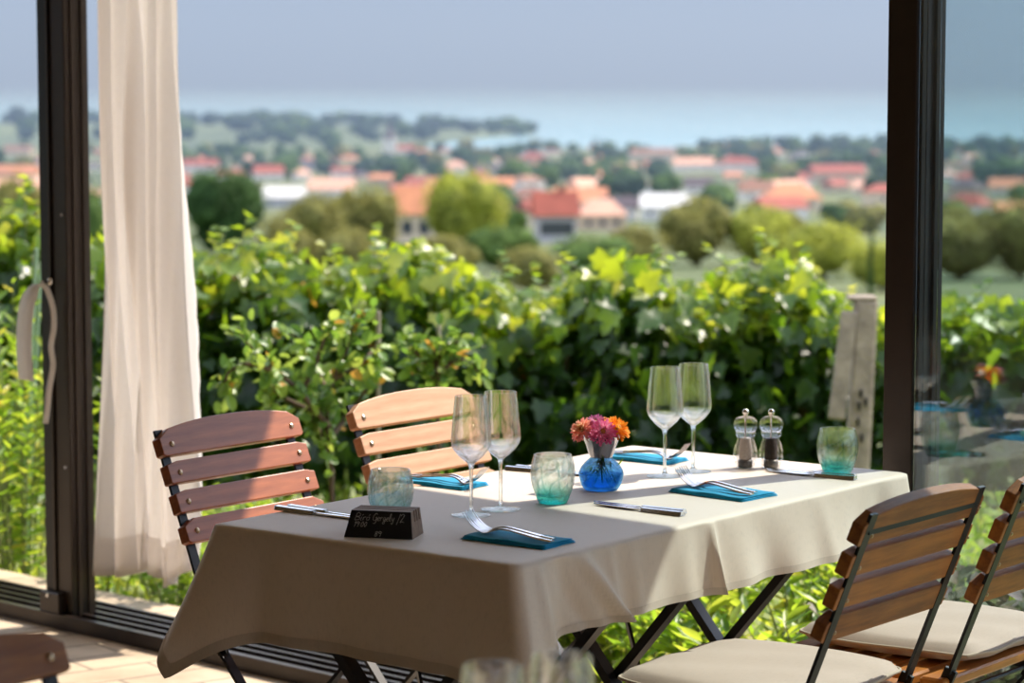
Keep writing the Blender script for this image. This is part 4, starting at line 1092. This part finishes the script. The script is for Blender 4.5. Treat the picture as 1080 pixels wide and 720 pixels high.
KD = [((721, 544), (611, 530), 'at the near left place beside the vase shadow', 1), ((903, 506), (800, 496), 'beside the tumbler at the far right corner', 1),
      ((293, 537), (388, 549), 'left of the chalkboard sign', 1), ((535, 495), (610, 501), 'half hidden behind the middle tumbler', 1)]
for h, t, wh, s in KD:
    for k in range(2):
        r = kp if first else copy_tree(kp); first = False
        a, b_ = at(*h, zt), at(*t, zt); d = (b_ - a).normalized(); nrm = Vector((-d.y, d.x, 0))
        if nrm.y < 0: nrm = -nrm
        a = a + nrm * (.022 * k) + d * (.012 * k) - nrm * .003
        r.location = a; r.rotation_euler = (0, 0, math.atan2(d.y, d.x) + .03 * k * (1 if h[0] > t[0] else -1)); r['label'] = 'steel table knife %s, the %s of two' % (wh, 'nearer' if k == 0 else 'farther')

# ------------------------------------------------------------------ reservation block with chalk writing
fl_, fr_, br_ = at(363, 566, zt), at(435, 569, zt), at(451, 562.5, zt)
xd = (fr_ - fl_); BL = xd.length; xd.normalize(); yd = Vector((-xd.y, xd.x, 0)); BD = .072; BH = .047
blk = thing('reservation_block', 'small dark wooden card block with a chalkboard front, in front of the icy blue tumbler', 'sign', fl_, math.atan2(xd.y, xd.x))
sh = .009                                                     # slope of ends and of the front
def loft(y0, y1, z0, z1, sx0, sx1):
    return None
m = MB()
slots = [(.026, .031), (.040, .045), (.054, .059)]; ys = [0.0] + [v for s in slots for v in s] + [BD]
top = BH; fr_s = .010
def blockpart(ya, yb, h, front=False, back=False):
    # cross section slab between ya and yb, ends sloping in
    vs = []
    for z in (0, h):
        k = z / BH; yy0 = ya + (fr_s * k if front else 0); yy1 = yb - (.004 * k if back else 0)
        vs += [(sh * k * 1.2, yy0, z), (BL - sh * k * .6, yy0, z), (BL - sh * k * .6, yy1, z), (sh * k * 1.2, yy1, z)]
    m.add(vs, [(3, 2, 1, 0), (4, 5, 6, 7), (0, 1, 5, 4), (1, 2, 6, 5), (2, 3, 7, 6), (3, 0, 4, 7)])
for i in range(len(ys) - 1): blockpart(ys[i], ys[i + 1], BH if i % 2 == 0 else BH - .020, i == 0, i == len(ys) - 2)
ob = m.build('wooden_block', M['wood_block'], blk)
bd = MB(); e_ = .0006
def fpt(u, v):                                                # point on the sloping front, u,v in 0..1
    k = v; x0 = sh * k * 1.2; x1 = BL - sh * k * .6
    return Vector((x0 + (x1 - x0) * u, fr_s * k - e_, BH * k))
bd.add([fpt(0, 0), fpt(1, 0), fpt(1, 1), fpt(0, 1), fpt(0, 0) + Vector((0, .0005, 0)), fpt(1, 0) + Vector((0, .0005, 0)), fpt(1, 1) + Vector((0, .0005, 0)), fpt(0, 1) + Vector((0, .0005, 0))], [(0, 1, 2, 3), (7, 6, 5, 4), (0, 4, 5, 1), (1, 5, 6, 2), (2, 6, 7, 3), (3, 7, 4, 0)])
bd.build('chalkboard', M['chalkboard'], blk)
LET = {  # strokes in a unit box, x 0..w, y 0..1 (x-height .5)
 'B': (.6, [[(.1, 0), (.1, 1), (.45, .9), (.45, .6), (.12, .5), (.5, .4), (.5, .1), (.1, 0)]]), 'í': (.25, [[(.1, .5), (.08, .05), (.2, 0)], [(.1, .7), (.2, .85)]]),
 'r': (.35, [[(.05, .5), (.08, 0)], [(.08, .35), (.2, .5), (.32, .42)]]), 'ó': (.4, [[(.2, .5), (.05, .3), (.15, .02), (.33, .15), (.32, .42), (.2, .5)], [(.2, .68), (.32, .85)]]),
 'G': (.6, [[(.5, .85), (.3, 1), (.05, .6), (.15, .1), (.4, .05), (.5, .4)], [(.35, .42), (.55, .42), (.5, -.3), (.25, -.35)]]), 'e': (.35, [[(.05, .25), (.3, .3), (.2, .5), (.05, .3), (.12, .02), (.33, .08)]]),
 'g': (.4, [[(.32, .45), (.12, .48), (.05, .2), (.2, .02), (.32, .4), (.3, -.3), (.1, -.35), (.08, -.2), (.36, .1)]]), 'l': (.28, [[(.05, .1), (.2, .8), (.12, .98), (.06, .6), (.1, .05), (.24, .05)]]),
 'y': (.4, [[(.05, .5), (.1, .12), (.28, .15), (.33, .5), (.26, -.3), (.1, -.35), (.1, -.2)]]), '/': (.3, [[(.3, 1), (.05, -.25)]]), '2': (.5, [[(.08, .75), (.2, .98), (.4, .8), (.08, .05), (.25, .12), (.48, .02)]]),
 '1': (.35, [[(.08, .7), (.22, .95), (.2, 0)]]), '9': (.45, [[(.36, .75), (.15, .95), (.06, .65), (.3, .55), (.38, .85), (.3, 0)]]), ':': (.2, [[(.1, .2), (.11, .25)], [(.1, .6), (.11, .65)]]),
 '0': (.45, [[(.22, .95), (.05, .5), (.2, .02), (.38, .45), (.22, .95)]]), '8': (.45, [[(.35, .85), (.12, .85), (.12, .6), (.35, .35), (.3, .03), (.1, .1), (.14, .4), (.35, .7), (.35, .85)]]), ' ': (.3, [])}
wr = MB()
def write(txt, u0, v0, hh, xs=.6):
    x = u0
    for ch_ in txt:
        wd, sts_ = LET[ch_]
        for st in sts_:
            P_ = []
            for (a, b) in st:
                P_.append(fpt((x + a * hh * xs + b * hh * .08), v0 + b * hh) + Vector((0, -.0003, 0)))
            P_ = catmull(P_, 4) if len(P_) > 2 else P_
            wr.tube(P_, .00042, 5)
        x += wd * hh * xs
write('Bíró', .08, .64, .26); write('Gergely', .37, .64, .27, .48); write('/2', .76, .60, .32, .5)
write('19:00', .09, .40, .20, .55); write('89', .43, .07, .20)
wr.build('chalk_writing', M['chalk'], blk)

# ------------------------------------------------------------------ the garden outside
rn = np.random.default_rng(21)
def gpt(x, y): return gz(x, y)
# ground cover between the terrace and the vines
def cover():
    n = 15000; X = rn.uniform(-2.9, 2.9, n); Y = 5.3 + rn.random(n) ** .8 * 6.9
    keep = (UF.x * X + UF.y * Y > NF + .44) & (np.abs(X) < Y * .235 + .3); X, Y = X[keep], Y[keep]; n = len(X)
    Z = np.array([gz(a, b) for a, b in zip(X, Y)]); h = rn.random(n)
    hump = .10 + .10 * np.sin(X * 3.1 + Y * 1.7) ** 2
    Z = Z + h * hump
    f = np.stack([rn.normal(size=n) * .7, rn.normal(size=n) * .7, rn.uniform(.3, 1.2, n)], 1); nn_ = np.stack([rn.normal(size=n) * .6, rn.normal(size=n) * .6, np.ones(n)], 1)
    o = leaves('ground_cover', np.stack([X, Y, Z], 1), f, nn_, rn.uniform(.03, .075, n), 'lance', M['grass_leaf'], None, rn)
    tag(o, 'bright green low weeds and grass covering the ground outside', 'ground cover', None, 'stuff')
cover()
# grape vines
TOPX = [-80, 0, 44, 100, 190, 240, 290, 340, 400, 430, 470, 530, 575, 600, 640, 680, 705, 760, 800, 825, 860, 890, 930, 1000, 1080, 1200]
TOPY = [200, 205, 215, 240, 262, 258, 248, 285, 270, 245, 262, 296, 312, 290, 262, 262, 292, 290, 282, 262, 278, 306, 318, 312, 318, 315]
VY = 11.6
def topz(x, y=VY):
    px = 540 + F * x / y; ty = float(np.interp(px, TOPX, TOPY)) + 12; return EYE - (ty - HY) * y / F
def vine(x0, label, k):
    g0 = gz(x0, VY); r = thing('grape_vine', label, 'vine', (x0, VY, g0 - .02), 0, None)
    n = 1250; X = x0 + rn.normal(0, .30, n); Y = VY + rn.normal(0, .20, n) + .1; tz = np.array([topz(a) for a in X]) ; bz = g0 + .05
    s = rn.random(n) ** .72; Z = bz + (tz - bz) * s + rn.normal(0, .03, n)
    P_ = np.stack([X - x0, Y - VY, Z - g0], 1)
    f = np.stack([rn.normal(size=n) * .6, -.25 + rn.normal(size=n) * .45, -.6 + rn.normal(size=n) * .45], 1)
    m_ = np.stack([.15 + rn.normal(size=n) * .55, -.45 + rn.normal(size=n) * .5, .75 + rn.normal(size=n) * .35], 1)
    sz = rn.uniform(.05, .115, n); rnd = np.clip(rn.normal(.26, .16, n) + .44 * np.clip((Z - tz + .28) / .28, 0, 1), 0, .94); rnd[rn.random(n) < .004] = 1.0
    # shoots above the hedge line
    sp = []; sf = []; sn = []; ss = []; sr = []
    for q in range(9):
        xs = x0 + rn.uniform(-.42, .42); base = np.array([xs - x0, rn.uniform(-.25, .15), topz(xs) - g0 - .22]); ln = rn.uniform(.20, .42); lean = rn.normal(size=2) * .13
        pts = [base + np.array([lean[0] * t * t, lean[1] * t, ln * t]) for t in np.linspace(0, 1, 6)]
        MB().tube([tuple(p) for p in pts], [.004, .004, .0035, .003, .0025, .0015], 5).build('shoot', M['green_stem'], r)
        m2 = 13
        for t in np.linspace(.1, 1, m2):
            b_ = base + np.array([lean[0] * t * t, lean[1] * t, ln * t]); a = rn.uniform(0, 6.28); d = np.array([math.cos(a), math.sin(a), .1 + .5 * t])
            sp.append(b_ + d * .015); sf.append(d + (0, 0, -.2)); sn.append((rn.normal() * .4, -.3 + rn.normal() * .4, .8)); ss.append(.085 * (1.1 - .6 * t)); sr.append(np.clip(rn.normal(.72, .12), 0, .93))
    P_ = np.concatenate([P_, sp]); f = np.concatenate([f, sf]); m_ = np.concatenate([m_, sn]); sz = np.concatenate([sz, ss]); rnd = np.concatenate([rnd, sr])
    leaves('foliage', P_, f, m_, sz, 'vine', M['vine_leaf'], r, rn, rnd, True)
    tp = catmull([(0, 0, -.05), (.03, .02, .25), (-.02, .0, .5), (.02, 0, .75)], 4)
    MB().tube([tuple(v) for v in tp], [.028] * (len(tp) - 4) + [.02] * 4, 7).build('trunk', M['bark'], r)
VL = [(-3.05, 'grape vine beyond the left picture edge'), (-2.35, 'tall bright grape vine left of the left post'), (-1.68, 'grape vine mostly hidden behind the white curtain'),
      (-1.02, 'grape vine rising over the reddish chair'), (-.36, 'grape vine with a high yellow shoot, above the pale chair'), (.22, 'low grape vine at the dip of the row, above the vase'),
      (.72, 'broad grape vine right of the dip, above the far wine glasses'), (1.28, 'grape vine with tall yellow shoots left of the concrete post'), (1.95, 'grape vine seen through the right glass pane'), (2.6, 'grape vine at the right picture edge')]
for k, (x, l) in enumerate(VL): vine(x, l, k)
# wire of the vineyard row
tag(MB().tube([(-3.4, VY, .25), (0, VY, .235), (3.0, VY, .25)], .0018, 5).build('vineyard_wire', M['steel']), 'thin wire stretched through the row of vines', 'wire')
# concrete vineyard post with brace
M['concrete'] = pmat('concrete', (.40, .33, .25), (.22, .18, .14), 14, .9, bump=.6, bscale=40)
yq = 10.4; cpst = thing('vineyard_post', 'weathered concrete vineyard post with a slanting brace, left of the right post', 'post')
a0, a1 = dep(911, 500, yq), dep(913, 316, yq); a0.z = gz(a0.x, yq)
a0.x = dep(900, 560, yq).x
MB().bar(a0, a1, .085, .10, (0, 1, 0), .008).build('shaft', M['concrete'], cpst)
MB().bar(dep(896, 328, yq - .05), dep(882, 442, yq - .07), .062, .03, (0, 1, 0), .006).build('brace', M['concrete'], cpst)
hm = MB()
for (u_, v_) in ((908, 415), (906, 428), (913, 424), (905, 445), (909, 462)):
    c = dep(u_, v_, yq - .058); hm.box(c, (.010, .012, .03))
hm.build('bolt_holes', M['black_metal'], cpst)
MB().box(dep(909, 314, yq), (.11, .10, .018), None, .006).build('broken_top', M['concrete'], cpst)
# stakes
M['stake'] = pmat('stake', (.45, .40, .30), (.32, .28, .2), 20, .7)
M['cane'] = pmat('cane', (.35, .50, .33), (.28, .42, .27), 20, .5)
def stake(pb, pt, y, r_, mat, name, label):
    b_, t_ = dep(*pb, y), dep(*pt, y); b_ = t_ + (b_ - t_) * ((t_.z - gz(b_.x, y)) / (t_.z - b_.z)); tag(MB().tube([b_, t_], r_, 8).build(name, mat), label, 'stake')
stake((399, 420), (399, 328), 8.4, .0075, M['stake'], 'garden_stake', 'thin grey stake standing behind the pale chair, left of two')
stake((462.5, 420), (463, 334), 8.6, .0065, M['stake'], 'garden_stake', 'thin grey stake behind the pale chair, right of two')
stake((30, 440), (38, 262), 9.3, .007, M['cane'], 'garden_cane', 'pale green cane left of the left post, taller of two')
stake((35, 440), (43, 276), 9.35, .006, M['cane'], 'garden_cane', 'pale green cane nearest to the left post')
stake((634, 660), (640, 585), 7.2, .005, M['stake'], 'garden_stake', 'thin stake among the leaves under the table')
# saplings
def sapling(name, brs, y, label, leafsize, seed, nper=16, kind='oval', mat='sapling_leaf'):
    r = thing(name, label, 'sapling'); rr = np.random.default_rng(seed); st = MB(); pos = []; fw = []; nm = []; sz = []
    for pts in brs:
        P3 = [dep(a, b, y + (c if True else 0)) for a, b, c in pts]
        if pts[0][1] >= 500: P3[0].z = gz(P3[0].x, P3[0].y) - .02
        c = catmull(P3, 6); nn_ = len(c); st.tube(c, [.010 * (1 - .75 * i / nn_) for i in range(nn_)], 6)
        skip = 6 if pts[0][1] >= 500 else 2
        for i in range(skip, nn_):
            for q in range(nper // 6):
                a = rr.normal(size=3); d = np.array(c[min(i + 1, nn_ - 1)] - c[i - 1]); d /= (np.linalg.norm(d) + 1e-9); d = d * .6 + a * .55
                pos.append(np.array(c[i]) + rr.normal(size=3) * .022); fw.append(d); nm.append(rr.normal(size=3) * .5 + (0, -.3, .8)); sz.append(leafsize * rr.uniform(.6, 1.2))
    leaves('foliage', pos, fw, nm, sz, kind, M[mat], r, rr, np.clip(rr.random(len(pos)) * .95 + (rr.random(len(pos)) < .03) * 1, 0, 1))
    st.build('branches', M['bark'], r, True)
sapling('fruit_sapling', [
 [(352, 600, 0), (350, 500, 0), (345, 440, 0), (352, 400, 0), (366, 370, 0), (372, 345, 0), (384, 330, 0)],
 [(347, 450, 0), (318, 415, -.1), (292, 392, -.15), (270, 372, -.2), (250, 346, -.2)],
 [(292, 392, -.15), (262, 384, -.2), (242, 392, -.2), (237, 405, -.2)],
 [(350, 420, 0), (330, 385, .1), (318, 360, .1), (300, 350, .1)],
 [(352, 400, 0), (378, 385, 0), (392, 372, .05), (396, 386, .05)],
 [(350, 460, 0), (372, 430, .1), (388, 405, .1), (380, 395, .1)],
 [(345, 440, 0), (300, 420, 0), (286, 408, 0), (284, 430, 0)],
 [(318, 415, -.1), (334, 380, -.1), (345, 350, -.1), (352, 345, -.1)],
 [(350, 480, 0), (340, 460, .0), (330, 440, .0), (345, 425, .0)]], 8.3, 'young fruit tree with oval leaves growing between the two rear chairs', .050, 3, 22)
sapling('fruit_sapling', [
 [(462, 600, 0), (463, 500, 0), (462, 430, 0), (460, 395, 0), (458, 368, 0), (462, 352, 0)],
 [(460, 395, 0), (446, 378, 0), (432, 366, 0), (430, 358, 0)], [(461, 400, 0), (478, 380, 0), (496, 382, 0), (504, 392, 0)],
 [(460, 385, 0), (470, 366, 0), (484, 360, 0)], [(460, 400, 0), (448, 392, 0), (436, 388, 0)]], 8.5, 'small sapling tied to the right stake behind the pale chair', .048, 4, 20)
# leafy herbs: stems with pointed leaves
def herb(x, y, h, nst, spread, name, label, group, leaf, kind, mat, seed, per=16, cat='plant', droop=.3):
    z0 = gz(x, y); r = thing(name, label, cat, (x, y, z0), 0, group); rr = np.random.default_rng(seed); st = MB(); pos = []; fw = []; nm = []; sz = []
    for s in range(nst):
        a = rr.uniform(0, 6.28); k = rr.uniform(.2, 1) * spread; hh = h * rr.uniform(.65, 1.1); b0 = np.array([math.cos(a) * k * .3, math.sin(a) * k * .3, -.01])
        tip = np.array([math.cos(a) * k, math.sin(a) * k, hh]); pts = [b0 + (tip - b0) * t + np.array([0, 0, .10 * h * math.sin(t * 3.1)]) for t in np.linspace(0, 1, 6)]
        st.tube([tuple(p) for p in pts], [.0035, .003, .003, .0025, .002, .001], 5)
        for t in np.linspace(.12, 1, per):
            c = b0 + (tip - b0) * t + np.array([0, 0, .10 * h * math.sin(t * 3.1)]); a2 = rr.uniform(0, 6.28); d = np.array([math.cos(a2), math.sin(a2), .55 - droop + .5 * t]); pos.append(c); fw.append(d); nm.append(np.array([0, 0, 1.]) + rr.normal(size=3) * .35); sz.append(leaf * rr.uniform(.6, 1.15))
    leaves('foliage', pos, fw, nm, sz, kind, M[mat], r, rr); st.build('stems', M['green_stem'], r)
hx = [(.30, 7.15, .30), (.52, 7.35, .34), (.78, 7.1, .36), (.98, 7.0, .38), (.62, 7.9, .40), (.95, 7.7, .44), (.12, 7.3, .28), (.22, 7.8, .34), (.38, 7.6, .34), (.45, 6.75, .26), (.75, 6.6, .28), (1.05, 6.45, .30)]
for i, (x, y, h) in enumerate(hx):
    herb(x, y, h, 16, .20, 'leafy_herb', 'bright green leafy plant with pointed leaves growing below the tablecloth, between the table legs', 'leafy plants seen under the table', .085, 'lance', 'herb_leaf', 40 + i)
for i, (x, y, h) in enumerate([(-1.28, 8.3, .30), (-1.02, 8.1, .28), (-.75, 8.4, .32), (-1.15, 8.9, .34), (-.85, 9.0, .32), (-.5, 8.8, .32), (-.2, 8.6, .34), (.05, 8.4, .3)]):
    herb(x, y, h, 14, .20, 'garden_weed', 'sunlit green weed in the grass below the reddish chair and the curtain hem', 'weeds below the chair and the curtain', .06, 'lance', 'grass_leaf', 60 + i)
for i, (x, y, h) in enumerate([(-1.72, 8.35, .75), (-1.60, 8.7, .85), (-1.84, 8.6, .8), (-1.95, 8.9, .95), (-1.70, 9.2, .95), (-2.1, 9.2, 1.0), (-1.5, 9.1, .8)]):
    herb(x, y, h, 18, .22, 'tall_weed', 'tall bright green leafy weed growing left of the left post', 'tall weeds left of the left post', .07, 'lance', 'herb_leaf', 80 + i, per=22)
for i, (x, y, h) in enumerate([(1.05, 6.5, .40), (1.20, 6.6, .42), (1.36, 6.75, .42), (1.12, 6.85, .40), (1.0, 6.2, .34), (1.15, 6.25, .36), (1.30, 6.35, .36), (.98, 6.8, .34), (.84, 6.45, .28), (.90, 6.3, .30), (1.5, 6.6, .4)]):
    herb(x, y, h, 14, .17, 'sage_plant', 'grey green and purplish sage growing behind the glass right of the near chair', 'sage plants behind the right chairs', .062, 'oval', 'sage_leaf', 100 + i, per=15)

# every plant of a small group gets its own place in words, counted from the left as the camera sees them
ORD = ['leftmost', 'second from left', 'third from left', 'fourth from left', 'fifth from left', 'sixth from left', 'seventh from left', 'eighth from left', 'ninth from left', 'tenth from left', 'eleventh from left', 'rightmost']
for g_, txt in (('leafy plants seen under the table', 'bright green pointed leaved plant below the tablecloth'), ('weeds below the chair and the curtain', 'sunlit green weed below the reddish chair and curtain'),
                ('tall weeds left of the left post', 'tall bright green weed left of the left post'), ('sage plants behind the right chairs', 'grey green sage plant behind the right chairs')):
    L_ = sorted([o for o in COL.objects if o.get('group') == g_], key=lambda o: o.location.x / o.location.y)
    for i, o in enumerate(L_): o['label'] = txt + ', ' + (ORD[i] if i < len(L_) - 1 else 'rightmost')
